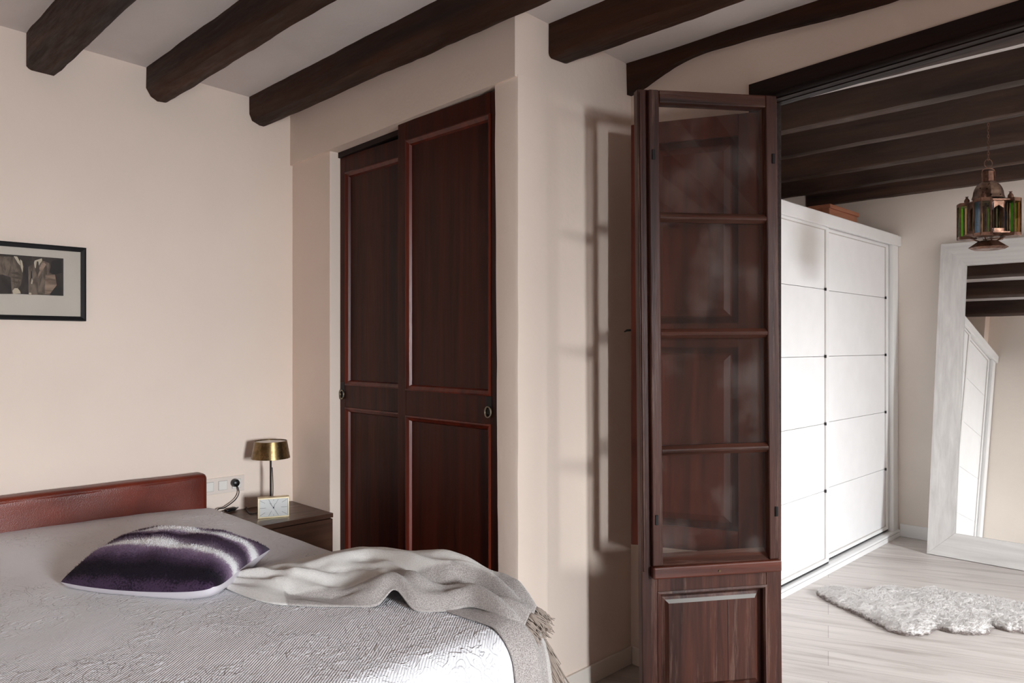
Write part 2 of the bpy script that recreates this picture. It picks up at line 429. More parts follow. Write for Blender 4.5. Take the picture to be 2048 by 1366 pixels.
# closet wall: side panel, raised strip, header band, pier
bm = B()
box(bm, XB, 2.16, 3.293, YA, 0, 2.40, bev=.004)
prism(bm, [(1.9706, 2.424), (YA, 2.379), (YA, 2.9), (1.9706, 2.9)], 'X', XB-.014, 2.16)
box(bm, 2.14, 2.7, 2.0, YA+.05, 0, 2.95)
struct('wall_closet', bm, M['wall'])
bm = B(); prism(bm, [(2.075, 2.400), (3.292, 2.362), (3.292, 2.42), (2.075, 2.45)], 'X', XB+.046, XB+.13); struct('trim_3', bm, M['beam2'])
bm = B()
n = 40
for i in range(n):     # pier with a slightly wavy hand-plastered edge
    z0, z1 = 2.43*i/n, 2.43*(i+1)/n
pts = []
for i in range(n+1):
    z = 2.432*i/n
    w = .004*noise.noise(Vector((0, 2, z*4)))+.002*noise.noise(Vector((3, 0, z*17)))
    yi = 2.075+.023*z/2.43+w
    yo = 1.962+.003*noise.noise(Vector((1, 5, z*5)))
    r = .014
    pts.append([bm.verts.new(c) for c in ((2.16, yi, z), (XB+.004, yi, z), (XB-.004, yi-.008, z), (XB-.006, yo+r*1.3, z), (XB-.006+r*.35, yo+r*.35, z), (XB-.006+r*1.4, yo, z), (2.16, yo, z))])
for a, b in zip(pts, pts[1:]):
    for k in range(6): bm.faces.new((a[k], a[k+1], b[k+1], b[k]))
bm.faces.new(pts[-1])
struct('trim_1', bm, M['wall'], smooth='auto')
bm = B(); prism(bm, [(XB+.012, YC), (2.95, YC), (2.95, YC+.25), (2.16, YC+.25), (2.16, 2.06), (XB+.012, 2.06)], 'Z', 0, 2.95); struct('wall_middle', bm, M['wall'])
# wall with the doorway, both faces
bm = B()
box(bm, XD, XD2, 1.335, 2.7, 0, 2.95)
box(bm, XD, XD2, Y0, .12, 0, 2.95)
prism(bm, [(.12, 2.44), (1.335, 2.40), (1.335, 2.95), (.12, 2.95)], 'X', XD, XD2)
bm.normal_update()
for f in bm.faces:
    if f.calc_center_median().x > XD2-.001: f.material_index = 1
struct('wall_right', bm, [M['wall'], M['wall_pale']])
bm = B(); box(bm, XE, XE+.12, Y0, 2.7, 0, 2.95); struct('wall_far', bm, M['wall_pale'])
bm = B(); box(bm, XD2, XE, 2.55, 2.7, 0, 2.95); struct('wall_back', bm, M['wall_pale'])
bm = B(); box(bm, X0-.12, X0, Y0, YA, 0, 2.95); struct('wall_side', bm, M['wall'])
W1 = (.1, .86, .12, 1.99); W2 = (3.25, 4.40, .08, 2.35)
bm = B()
for a, b, c, d in ((X0-.1, W1[0], 0, 2.95), (W1[1], W2[0], 0, 2.95), (W2[1], XE+.1, 0, 2.95), (W1[0], W1[1], W1[3], 2.95), (W2[0], W2[1], W2[3], 2.95), (W1[0], W1[1], 0, W1[2]), (W2[0], W2[1], 0, W2[2])):
    box(bm, a, b, Y0-.2, Y0, c, d)
struct('wall_front', bm, M['wall'])
for i, w in enumerate((W1, W2)):
    bm = B(); sweep_rect(bm, w[0], w[1], w[2], w[3], [(0, Y0-.14), (.05, Y0-.14), (.05, Y0-.08), (0, Y0-.08)])
    struct('window_%d' % (i+1), bm, M['door'])
# baseboards
bm = B()
box(bm, 2.0, XD, YC-.012, YC, 0, .078, bev=.003); struct('baseboard_middle', bm, M['base'])
bm = B(); box(bm, XD-.012, XD, 1.33, YC-.013, 0, .078, bev=.003); struct('baseboard_right', bm, M['base'])
bm = B(); box(bm, XE-.012, XE, Y0, 1.87, 0, .095, bev=.003); struct('baseboard_far', bm, M['white_paint'])
# door frame: lintel plank, round bead, head and posts (rising to the right like the old lintel)
bm = B()
sl = -.034/.78
def zl(y, z): return z+sl*(y-1.283)
prism(bm, [(1.405, zl(1.405, 2.30)), (1.405, zl(1.405, 2.437)), (-.05, zl(-.05, 2.437)), (-.05, zl(-.05, 2.30)), (.14, zl(.14, 2.352)), (1.309, zl(1.309, 2.350))], 'X', XD-.006, XD+.03)
prism(bm, [(1.338, 2.30), (1.338, zl(1.338, 2.36)), (.10, zl(.1, 2.36)), (.10, 2.30), (.14, zl(.14, 2.347)), (1.309, zl(1.309, 2.347))], 'X', XD+.03, XD2+.006)
tube(bm, [(XD-.008, 1.29, zl(1.29, 2.366)), (XD-.008, .08, zl(.08, 2.366))], .011, 12)
box(bm, XD+.02, XD2+.008, 1.309, 1.338, 0, 2.345, bev=.003)
box(bm, XD+.02, XD2+.008, .098, .14, 0, 2.40, bev=.003)
struct('trim_2', bm, M['beam2'], smooth='auto')

# ------------------------------------------------------------------ ceiling beams
def beam(name, x0, x1, zb, zt, ya, yb, chl, chr_, label, group, seed, mat=None, rough=.006, bow=None):
    bm = B(); rings = []
    n = int(abs(yb-ya)/.045)+2
    for i in range(n):
        y = ya+(yb-ya)*i/(n-1)
        def j(k, s=1.0): return rough*s*(noise.noise(Vector((seed*7.3+k*3.1, y*3.2, k)))+.5*noise.noise(Vector((seed*3.3, y*11, k*2.7))))
        dz = bow(y) if bow else 0
        q = [(x0+j(0), zt), (x0+j(1), zb+chl+j(2)+dz), (x0+chl*.3+j(3), zb+chl*.3+j(4)+dz), (x0+chl+j(5), zb+j(6)+dz),
             (x1-chr_+j(7), zb+j(8)+dz), (x1-chr_*.3+j(9), zb+chr_*.3+j(10)+dz), (x1+j(11), zb+chr_+j(12)+dz), (x1+j(13), zt)]
        rings.append([bm.verts.new((a, y, b)) for a, b in q])
    for a, b in zip(rings, rings[1:]):
        for k in range(8): bm.faces.new((a[k], a[(k+1) % 8], b[(k+1) % 8], b[k]))
    bm.faces.new(rings[0]); bm.faces.new(rings[-1][::-1])
    o = obj(name, bm, mat or M['beam'], smooth='auto')
    return tag(o, label, 'beam', group)
G1 = 'dark beams over the bedroom'
beam('ceiling_beam', .775, .885, 2.575, 2.80, YA-.002, Y0, .018, .012, 'dark hewn ceiling beam at the far left, over the framed picture', G1, 1)
beam('ceiling_beam', 1.256, 1.352, 2.567, 2.79, YA-.002, Y0, .045, .012, 'dark hewn beam second from left, ending high above the leather headboard', G1, 2)
beam('ceiling_beam', 1.756, 1.846, 2.556, 2.78, YA-.002, Y0, .05, .012, 'long dark beam running beside the mahogany closet doors', G1, 3)
beam('ceiling_beam', 2.172, 2.29, 2.545, 2.76, YC-.002, Y0, .015, .02, 'brown squared beam whose cut end meets the wall right of the closet', G1, 4)
def bow5(y): return .075*math.exp(-((y-2.0)/.22)**2)*-1+.012*math.sin(y*5)+.012
beam('ceiling_beam', 2.685, 2.76, 2.585, 2.74, YC-.002, Y0, .01, .01, 'rough curved beam set into the wall above the glazed door', G1, 5, rough=.009, bow=bow5)
G2 = 'dark beams over the dressing room'
for i, (xa, w, lab) in enumerate(((3.172, .095, 'dressing room beam nearest the doorway lintel, seen as a thin wedge'), (3.70, .088, 'first full dark beam behind the doorway lintel in the dressing room'),
                                  (4.208, .082, 'dressing room beam that the lantern chain hangs from'), (4.80, .11, 'dark beam with a knot, directly behind the lantern chain'),
                                  (5.33, .09, 'dark beam behind the ring of the hanging lantern'), (5.86, .075, 'last dark beam against the far wall above the wardrobe box'))):
    beam('ceiling_beam', xa, xa+w, 2.52, 2.70, 2.54, Y0, .008, .008, lab, G2, 20+i, M['beam_b'], rough=.004)

# ------------------------------------------------------------------ closet sliding doors
def slide_leaf(label, y0, y1, xf, ring_side, ring_z, ztop):
    """leaf in the plane X = xf facing -X; local x' runs along -Y so that left in the room is small x'"""
    t = thing('sliding_door', label, 'door', (xf+.018, (y0+y1)/2, .01), 'mahogany closet doors')
    def loc(bm): pass
    Mx = Matrix(((0, 1, 0, xf), (-1, 0, 0, y1), (0, 0, 1, 0), (0, 0, 0, 1)))   # local (x, y, z) -> world (xf + y, y1 - x, z)
    W = y1-y0; st = .062  # stile width
    bm = B()
    box(bm, 0, st, 0, .036, .01, ztop, Mx, .003); box(bm, W-st, W, 0, .036, .01, ztop, Mx, .003)
    for a, b in ((.01, .13), (1.10, 1.215), (ztop-.085, ztop)): box(bm, st, W-st, 0.0005, .0355, a, b, Mx)
    obj('door_frame', bm, M['closet'], t)
    for a, b in ((.13, 1.10), (1.215, ztop-.085)):
        bm = B(); box(bm, st-.004, W-st+.004, .014, .026, a-.004, b+.004, Mx)
        p = obj('door_panel', bm, M['closet'], t)
        bm = B(); sweep_rect(bm, st-.002, W-st+.002, a-.002, b+.002, [(0, -.004), (.006, -.007), (.012, -.002), (.02, .003), (.026, .014), (0, .014)], Mx)
        obj('moulding', bm, M['mould'], p)
    s = .038 if ring_side == 'left' else W-.070
    bm = B()
    box(bm, s-.016, s+.016, -.003, 0, ring_z-.012, ring_z+.062, Mx, .002)
    h = obj('handle', bm, M['metal_black'], t)
    bm = B()
    tube(bm, [Mx @ Vector((s+.0175*math.cos(a), -.007, ring_z+.021*math.sin(a))) for a in [2*math.pi*k/28 for k in range(28)]], .0032, 8, True)
    obj('ring', bm, M['ring'], h, True)
    return t
slide_leaf('front dark mahogany sliding closet door with a bright ring pull', 2.065, 2.735, XB+.008, 'right', 1.150, 2.407)
slide_leaf('rear dark sliding closet door, half behind the other leaf, beside the nightstand', 2.62, 3.305, XB+.059, 'left', 1.165, 2.365)

# ------------------------------------------------------------------ picture
PY = YA-.002
t = thing('framed_picture', 'black framed print of suited figures on the cream wall', 'picture', (.59, YA, 1.52))
px0, px1, pz0, pz1 = .19, .994, 1.519, 1.842
bm = B(); sweep_rect(bm, px0, px1, pz0, pz1, [(0, PY), (0, PY-.024), (.006, PY-.026), (.02, PY-.02), (.02, PY)])
obj('picture_frame', bm, M['frame_black'], t)
bm = B(); box(bm, px0+.015, px1-.015, PY-.012, PY-.004, pz0+.015, pz1-.015); mo = obj('mat_board', bm, M['mat_board'], t)
# the print: muted figures in suits
def px2(x, z, d): q = on_y(x/11.378, 500+z/11.378, PY-.013); return (q.x, PY-.013-d, q.z)
pm = [wood('print_dark', srgb(34, 28, 26), srgb(62, 52, 46), 'Z', 30, .4, .7, .05), wood('print_suit', srgb(78, 66, 56), srgb(124, 108, 94), 'Z', 60, .3, .7, .05, contrast=(.38, .62)),
      plain('print_shirt', srgb(196, 182, 160), .7), plain('print_tie', srgb(72, 60, 50), .7), plain('print_black', srgb(26, 22, 22), .7), wood('print_tan', srgb(104, 84, 70), srgb(164, 138, 120), 'X', 50, .3, .7, .05, contrast=(.38, .62))]
bm = B()
q = on_y(125, 592, PY-.013)
vs = [bm.verts.new(c) for c in ((.30, PY-.0135, 1.627), (.908, PY-.0135, 1.627), (.908, PY-.0135, 1.789), (.30, PY-.0135, 1.789))]
bm.faces.new(vs).material_index = 0
def poly(pts, mi, d):
    f = bm.faces.new([bm.verts.new(px2(x, z, d)) for x, z in pts]); f.material_index = mi
poly([(-400, 150), (-60, 140), (200, 150), (330, 160), (470, 330), (520, 560), (470, 800), (300, 1000), (-400, 990)], 1, .0006)
poly([(640, 380), (760, 330), (840, 260), (1000, 250), (1120, 300), (1180, 520), (1120, 800), (1140, 1020), (650, 1020)], 1, .0006)
poly([(-200, 560), (60, 560), (240, 620), (270, 1000), (-200, 1000)], 0, .0009)
poly([(1030, 560), (1250, 560), (1290, 800), (1150, 980), (1020, 1000)], 5, .0009)
poly([(310, 140), (390, 150), (450, 260), (460, 360), (400, 290)], 2, .0012)
poly([(455, 210), (500, 250), (530, 400), (510, 520), (470, 380)], 2, .0012)
poly([(790, 240), (950, 190), (960, 240), (900, 320), (850, 440), (790, 400), (770, 290)], 2, .0012)
poly([(835, 260), (870, 260), (900, 470), (850, 600), (805, 470)], 3, .0015)
poly([(970, 250), (1050, 330), (930, 520), (850, 690), (880, 440)], 5, .0014)
poly([(1180, 240), (1405, 215), (1410, 520), (1250, 560), (1120, 510)], 4, .0012)
poly([(1150, 1000), (1240, 860), (1400, 840), (1420, 1040), (1120, 1030)], 4, .0012)
poly([(520, 400), (620, 350), (640, 1010), (500, 1000)], 0, .0012)
for a in (0, 1, 2):
    poly([(220, 520+90*a), (400, 500+110*a), (500, 600+60*a), (380, 560+95*a)], 3, .0014)
poly([(700, 480), (720, 480), (735, 640), (690, 770)], 4, .0014); poly([(700, 760), (720, 640), (745, 700), (730, 780)], 2, .0016)
poly([(280, 930), (330, 870), (400, 870), (450, 930), (470, 990), (300, 1000)], 2, .0016)
poly([(650, 985), (680, 965), (715, 985), (712, 1018), (655, 1015)], 2, .0016)
obj('print', bm, pm, mo, normals=False)
bm = B(); box(bm, px0+.02, px1-.02, PY-.019, PY-.0165, pz0+.02, pz1-.02); obj('picture_glass', bm, M['glass_clear'], t)

# ------------------------------------------------------------------ bed
t = thing('bed', 'low double bed with a cognac leather headboard against the cream wall', 'bed', (.75, 2.5, 0))
bm = B(); box(bm, -.16, 1.503, 3.575, YA-.004, .22, .796, bev=.022, seg=4)
bmesh.ops.subdivide_edges(bm, edges=[e for e in bm.edges if e.calc_length() > .3], cuts=24, use_grid_fill=True)
for v in bm.verts:
    if v.co.y < 3.62:
        v.co.y += .004*noise.noise(Vector((v.co.x*5, 0, v.co.z*6)))
    if v.co.z > .7: v.co.z += .003*noise.noise(Vector((v.co.x*4, 3, 0)))
hb = obj('headboard', bm, M['leather'], t, 'auto')
bm = B()
tube(bm, [(-.155, 3.578, .775), (1.48, 3.578, .775)], .0035, 8); tube(bm, [(1.483, 3.578, .775), (1.483, 3.578, .25)], .0035, 8)
obj('piping', bm, M['leather'], hb)
bm = B(); box(bm, -.02, 1.46, 1.52, 3.57, .10, .30, bev=.01); obj('bed_base', bm, M['night'], t)
bm = B(); box(bm, -.03, 1.47, 1.51, 3.572, .30, .585, bev=.05, seg=4); obj('mattress', bm, M['spread'], t)

# bedspread as one cloth rolled over the edges
CB = (-.05, 1.49, 1.50, 3.50); RR = .095; THM = 1.38
def top_z(x, y):
    d = .030*max(0, 1-((x-.7)/.85)**2)*(.4+.6*min(1, max(0, (y-1.4)/2.0)))
    return .628+d+.006*noise.noise(Vector((x*2.2, y*2.2, 0)))+.0025*noise.noise(Vector((x*7, y*7, 4)))
def S(a, b, off=0):
    cx, cy = min(max(a, CB[0]), CB[1]), min(max(b, CB[2]), CB[3])
    dx, dy = a-cx, b-cy
    d = math.hypot(dx, dy)
    z = top_z(cx, cy)
    if d < 1e-6: return Vector((cx, cy, z+off)), Vector((0, 0, 1))
    ux, uy = dx/d, dy/d
    th = min(d/RR, THM)
    out, down = RR*math.sin(th), RR*(1-math.cos(th))
    if d > RR*THM:
        e = d-RR*THM
        fold = .02*min(1, e/.2)*math.sin((cx+math.atan2(uy, ux)*.25)*16+(cy)*13)
        out += e*math.cos(THM)+fold; down += e*math.sin(THM)
    if cy > 3.0 and ux > .9: out = min(out, .072+.1*max(0, 3.2-cy))
    nrm = Vector((ux*math.sin(th), uy*math.sin(th), math.cos(th)))
    return Vector((cx+ux*out, cy+uy*out, z-down))+nrm*off, nrm
bm = B(); na, nb = 104, 124
ext = .66; a0, a1, b0, b1 = CB[0]-ext, CB[1]+ext, CB[2]-ext, 3.572
gr = [[None]*(nb+1) for _ in range(na+1)]
for i in range(na+1):
    for k in range(nb+1):
        a = a0+(a1-a0)*i/na; b = b0+(b1-b0)*k/nb
        cx, cy = min(max(a, CB[0]), CB[1]), min(max(b, CB[2]), CB[3])
        if b > CB[3]: cy = b      # flat right up to the headboard
        if b > CB[3]:
            p, _ = S(a, CB[3]); p = Vector((p.x, b, p.z))
        else: p, _ = S(a, b)
        if p.z < .02: p.z = .02+.004*noise.noise(Vector((a*9, b*9, 0)))
        gr[i][k] = bm.verts.new(p)
for i in range(na):
    for k in range(nb): bm.faces.new((gr[i][k], gr[i+1][k], gr[i+1][k+1], gr[i][k+1]))
tag(obj('bedspread', bm, M['spread'], smooth=True), 'white embossed bedspread covering the bed, draped over its foot', 'bedspread')

# ------------------------------------------------------------------ cushion
cL, cF, cR = on_z(122, 1164, .672), on_z(436, 1180, .684), on_z(540, 1099, .685)
cB = cL+cR-cF; cB.z = .70
def pil(u, v):
    a = .5*(1-u); b = .5*(1+u); c = .5*(1-v); d = .5*(1+v)
    p = cL*(a*c)+cF*(b*c)+cR*(b*d)+cB*(a*d)
    ctr = (cL+cR)/2
    k = 1+(.09 if v < 0 else -.06)*(1-u*u)*abs(v)**3-.05*(1-v*v)*abs(u)**3
    k *= 1-.10*max(0, u)**6*max(0, -v)**6
    return Vector((ctr.x+(p.x-ctr.x)*k, ctr.y+(p.y-ctr.y)*k, p.z+.012*(1-u*u*v*v)-.022*(1-u*u)*max(0, -v)**4-.012*(1-v*v)*max(0, u)**4))
root = thing('cushion', 'furry cushion with purple and white stripes lying on the bedspread', 'cushion', ((cL+cR)/2).to_tuple())
NU = 44
for name, sgn, amp, mat in (('cushion_cover', 1, .078, M['fur']), ('cushion_back', -1, .085, M['cushion_back'])):
    bm = B(); uvl = bm.loops.layers.uv.new('UVMap'); g = []
    for i in range(NU+1):
        row = []
        for k in range(NU+1):
            u = math.sin(math.pi/2*(2*i/NU-1)); v = math.sin(math.pi/2*(2*k/NU-1))
            p = pil(u, v)
            h = amp*((1-u*u)*(1-v*v))**.36*(1+.08*noise.noise(Vector((u*2, v*2, sgn))))
            rim = (1-(u*u)**8)*(1-(v*v)**8)
            p.z += sgn*h
            if sgn > 0: p.z += .012*noise.noise(Vector((u*3, v*3, 2)))*rim
            else:
                w = .006*math.sin(14*u+9*v)*(1-abs(u*v))*rim; p.z += w
                p.z = max(p.z, top_z(p.x, p.y)+.003)
            row.append((bm.verts.new(p), (.5+.5*u, .5+.5*v)))
        g.append(row)
    for i in range(NU):
        for k in range(NU):
            q = (g[i][k], g[i+1][k], g[i+1][k+1], g[i][k+1])
            f = bm.faces.new([x[0] for x in q])
            for lp, x in zip(f.loops, q): lp[uvl].uv = x[1]
    obj(name, bm, mat, root, True, label=None if sgn > 0 else 'plain lilac grey underside')
# short fur fibres on the cover are one part
bm = B(); uvl = bm.loops.layers.uv.new('UVMap')
for i in range(9000):
    u = random.uniform(-.97, .97); v = random.uniform(-.97, .97)
    def top(u, v):
        p = pil(u, v); p.z += .078*((1-u*u)*(1-v*v))**.36*(1+.08*noise.noise(Vector((u*2, v*2, 1))))
        p.z += .012*noise.noise(Vector((u*3, v*3, 2)))*(1-(u*u)**8)*(1-(v*v)**8); return p
    p = top(u, v); e1 = top(u+.01, v)-p; e2 = top(u, v+.01)-p
    nn = e1.cross(e2).normalized()
    if nn.z < 0: nn = -nn
    d = (nn+Vector((random.uniform(-.6, .6), random.uniform(-.6, .6), random.uniform(-.3, .3)))).normalized()
    s = d.cross(Vector((random.random(), random.random(), random.random()))).normalized()*.0008
    q = [bm.verts.new(p+s), bm.verts.new(p-s), bm.verts.new(p+d*random.uniform(.003, .007))]
    f = bm.faces.new(q)
    for lp in f.loops: lp[uvl].uv = (.5+.5*u, .5+.5*v)
obj('cushion_fur', bm, M['fur'], root, normals=False, kind='stuff')

# ------------------------------------------------------------------ throw
def cr(tab, x):
    """Catmull-Rom through (x, value list) rows"""
    n = len(tab)
    i = 0
    while i < n-2 and x > tab[i+1][0]: i += 1
    x0, x1 = tab[i][0], tab[i+1][0]; t = min(1, max(0, (x-x0)/(x1-x0)))
    p0, p1, p2, p3 = tab[max(i-1, 0)][1], tab[i][1], tab[i+1][1], tab[min(i+2, n-1)][1]
    return [.5*(2*b+(c-a)*t+(2*a-5*b+4*c-d)*t*t+(3*b-a-3*c+d)*t**3) for a, b, c, d in zip(p0, p1, p2, p3)]
def ab(x, y, z=.64):
    p = on_z(x, y, z); return [p.x, p.y]
FR_ = [(0, ab(453, 1184)), (.12, ab(530, 1208)), (.25, ab(600, 1214)), (.4, ab(690, 1214)), (.5, ab(752, 1214)), (.56, ab(790, 1206)), (.63, ab(830, 1222)), (.74, ab(888, 1223)), (.82, ab(943, 1210, .66)), (.91, ab(1000, 1233, .655)), (1, ab(1046, 1264, .625))]
BK_ = [(0, ab(462, 1158)), (.12, ab(512, 1141)), (.25, ab(570, 1129)), (.4, ab(655, 1118)), (.5, ab(715, 1112)), (.56, [1.55, 2.22]), (.63, [1.585, 2.08]), (.75, [1.60, 1.88]), (.87, [1.61, 1.68]), (1, [1.62, 1.53])]
HT = [(0, [.006, .012, .015, .018, .018, .015, .012, .004]),
      (.12, [.004, .016, .032, .022, .036, .03, .02, .004]),
      (.25, [.004, .008, .018, .050, .022, .042, .022, .004]),
      (.4, [.004, .012, .022, .026, .062, .04, .032, .004]),
      (.5, [.006, .050, .040, .045, .050, .066, .045, .006]),
      (.56, [.040, .066, .050, .058, .066, .080, .05, .006]),
      (.63, [.004, .042, .066, .055, .088, .085, .06, .006]),
      (.74, [.004, .040, .045, .060, .098, .110, .085, .006]),
      (.82, [.018, .060, .050, .040, .085, .100, .08, .006]),
      (.91, [.022, .056, .050, .034, .068, .085, .07, .006]),
      (1, [.020, .038, .040, .028, .036, .04, .03, .006])]
VS = [0, .12, .27, .42, .57, .72, .88, 1]
def hrow(u): return cr(HT, u)
def thr(u, v):
    f, b = cr(FR_, u), cr(BK_, u)
    hv = cr([(x, [h]) for x, h in zip(VS, hrow(u))], v)[0]
    side = 1-abs(2*v-1)**4
    wr = .008*math.sin(24*v+9*u+5*noise.noise(Vector((u*5, v*2, 1))))+.007*noise.noise(Vector((u*9, v*5, 7)))+.003*noise.noise(Vector((u*26, v*14, 3)))
    cz = abs(math.sin(math.pi*(2.6*v+1.7*u+.5*noise.noise(Vector((u*4, v*2, 21))))))
    wr += .020*(cz**.6-.75)*min(1, 4*u)
    hv = max(.003, hv*1.12+wr*side)
    lat = .018*math.sin(9*u+4*v)*side
    a = f[0]+(b[0]-f[0])*v+lat*.4; bb = f[1]+(b[1]-f[1])*v+lat
    p, nrm = S(a, bb)
    return p+(nrm*.5+Vector((0, 0, .5))).normalized()*hv
root = thing('throw_blanket', 'crumpled cream and grey wool throw draped over the foot corner of the bed', 'blanket', (1.35, 1.85, .64))
bm = B(); wl = bm.verts.layers.float.new('weave')
NUu, NVv = 130, 56; g = []
for i in range(NUu+1):
    row = []
    for k in range(NVv+1):
        u, v = i/NUu, k/NVv
        vt = bm.verts.new(thr(u, v))
        lim = .24+.28*max(0, (u-.45)/.3) if u < .75 else .55
        lim += .04*noise.noise(Vector((u*6, 0, 0)))
        w = min(1, max(0, (lim-v)/.03+.5)) if u > .2 else 0
        if u > .86: w = 1
        w = max(w, min(1, max(0, (u-.84)/.03)))
        vt[wl] = w*.9
        row.append(vt)
    g.append(row)
for i in range(NUu):
    for k in range(NVv): bm.faces.new((g[i][k], g[i+1][k], g[i+1][k+1], g[i][k+1]))
# lower fall over the foot corner
LF = [(0, ab(870, 1215)), (.12, ab(930, 1236)), (.25, [1.405, 1.50]), (.4, [1.405, 1.40]), (1, [1.43, .98])]
RT = [(0, [1.56, 1.66]), (.12, [1.575, 1.55]), (.25, [1.575, 1.47]), (.4, [1.60, 1.39]), (1, [1.66, .98])]
def fall(u, v):
    f, b = cr(LF, u), cr(RT, u)
    a = f[0]+(b[0]-f[0])*v; bb = f[1]+(b[1]-f[1])*v
    p, nrm = S(a, bb)
    h = .008+.022*max(0, math.sin(math.pi*(v*2.1-.25+.15*u)))*min(1, u*4)*(1-.0*v)+.004*noise.noise(Vector((u*8, v*6, 11)))
    return p+nrm*max(.004, h)
g = []
for i in range(61):
    row = []
    for k in range(29):
        vt = bm.verts.new(fall(i/60, k/28)); vt[wl] = 1.0 if k/28 < .72 else .5
        row.append(vt)
    g.append(row)
for i in range(60):
    for k in range(28): bm.faces.new((g[i][k], g[i+1][k], g[i+1][k+1], g[i][k+1]))
cl = obj('cloth', bm, M['throw'], root, True)
md = cl.modifiers.new('thick', 'SOLIDIFY'); md.thickness = .004; md.offset = 0
bm = B()
def strand(p, d, ln, r=.0022):
    pts = [p+d*ln*s+Vector((random.uniform(-1, 1), random.uniform(-1, 1), random.uniform(-1, 1)))*.006*s-Vector((0, 0, .018*s*s)) for s in (0, .35, .7, 1)]
    tube(bm, pts, [r, r*1.1, r, r*.5], 5)
for i in range(300):
    u = random.uniform(.10, .78); p = fall(u, random.uniform(.9, 1))
    strand(p+Vector((0, 0, .004)), Vector((.35+random.uniform(-.2, .2), -.35+random.uniform(-.3, .3), -.9)), random.uniform(.05, .10))
for i in range(150):
    v = random.uniform(.05, .95); p = thr(1, v)
    strand(p, Vector((.40+random.uniform(-.2, .3), -.55+random.uniform(-.2, .2), -.35)), random.uniform(.04, .07))
obj('fringe', bm, M['fringe'], root, True, label='grey brown knotted yarn fringe', kind='stuff')

# ------------------------------------------------------------------ nightstand and what stands on it
NX0, NX1, NY0, NY1, NZ = 1.575, 1.996, 3.255, YA-.004, .578
t = thing('nightstand', 'walnut nightstand in the corner between bed and closet', 'nightstand', (1.785, 3.46, 0))
bm = B(); box(bm, NX0, NX1, NY0, NY1, NZ-.022, NZ, bev=.0025); obj('tabletop', bm, M['night'], t)
bm = B(); box(bm, NX0+.004, NX1-.004, NY0+.022, NY1-.002, .10, NZ-.0225); obj('body', bm, M['night'], t)
for a, b in ((.345, NZ-.028), (.11, .337)):
    bm = B(); box(bm, NX0+.004, NX1-.002, NY0+.002, NY0+.0215, a, b, bev=.002); obj('drawer_front', bm, M['night'], t)
bm = B(); box(bm, NX0+.03, NX1-.03, NY0+.05, NY1-.03, 0, .0995); obj('plinth', bm, M['plastic_black'], t)

lx, ly = 1.789, 3.503
t = thing('table_lamp', 'small brass shaded lamp on a thin black stem on the nightstand', 'lamp', (lx, ly, NZ))
bm = B(); lathe(bm, [(.055, NZ), (.055, NZ+.004), (.05, NZ+.009), (.012, NZ+.012)], lx, ly, 40); obj('lamp_base', bm, M['metal_black'], t, 'auto')
bm = B(); tube(bm, [(lx, ly, NZ+.01), (lx, ly, .87)], .0048, 12)
tube(bm, smooth_path([(lx+.006, ly-.004, .80), (lx+.009, ly-.004, .74), (lx+.010, ly-.004, .68), (lx+.006, ly-.004, NZ+.02)], 6), .0022, 6)
obj('lamp_stem', bm, M['metal_black'], t, 'auto')
bm = B()
lathe(bm, [(.094, .848), (.079, .934), (.0775, .934), (.0925, .848)], lx, ly, 56, closed=False)
for f in list(bm.faces): pass
bmesh.ops.bridge_loops(bm, edges=[e for e in bm.edges if e.is_boundary and all(abs(v.co.z-.848) < 1e-4 for v in e.verts)])
obj('lamp_shade', bm, M['brass'], t, 'auto')
bm = B(); lathe(bm, [(.0, .926), (.078, .926), (.078, .929), (.0, .929)], lx, ly, 48); obj('diffuser', bm, M['plastic_white'], t, 'auto')
sw = on_z(463, 1019, NZ+.012)
bm = B()
pth = smooth_path([(lx-.05, ly+.01, NZ+.005), (lx-.10, ly+.02, NZ+.004), on_z(487, 1006, NZ+.004), sw+Vector((.028, .004, 0)), sw, sw+Vector((-.05, -.012, -.004)), (1.572, 3.40, NZ-.0), (1.562, 3.40, .52)], 8)
tube(bm, pth, .0028, 8)
pl = on_y(472, 966, YA-.03)
tube(bm, smooth_path([pl+Vector((.004, -.002, -.012)), on_y(478, 985, YA-.035), on_y(470, 1000, YA-.04), on_y(450, 1015, YA-.045), on_y(433, 1023, YA-.05), (1.53, YA-.07, .48)], 8), .0028, 8)
tube(bm, [(1.562, 3.40, .52), (1.548, 3.5, .46), (1.53, YA-.07, .48)], .0028, 8)
cd = obj('cord', bm, M['plastic_black'], t, True)
d = Vector((.9, .35, 0)).normalized()
bm = B(); tube(bm, [sw-d*.034, sw-d*.026, sw+d*.02, sw+d*.034], [.004, .0095, .0095, .0045], 12); obj('switch', bm, M['plastic_black'], cd, 'auto')
bm = B(); lathe(bm, [(.0, 0), (.019, 0), (.021, .012), (.017, .028), (.008, .034), (0, .034)], 0, 0, 24)
for v in bm.verts: v.co = Vector((pl.x+v.co.x, YA-.009-v.co.z, pl.z+v.co.y))
obj('plug', bm, M['plastic_black'], cd, 'auto')

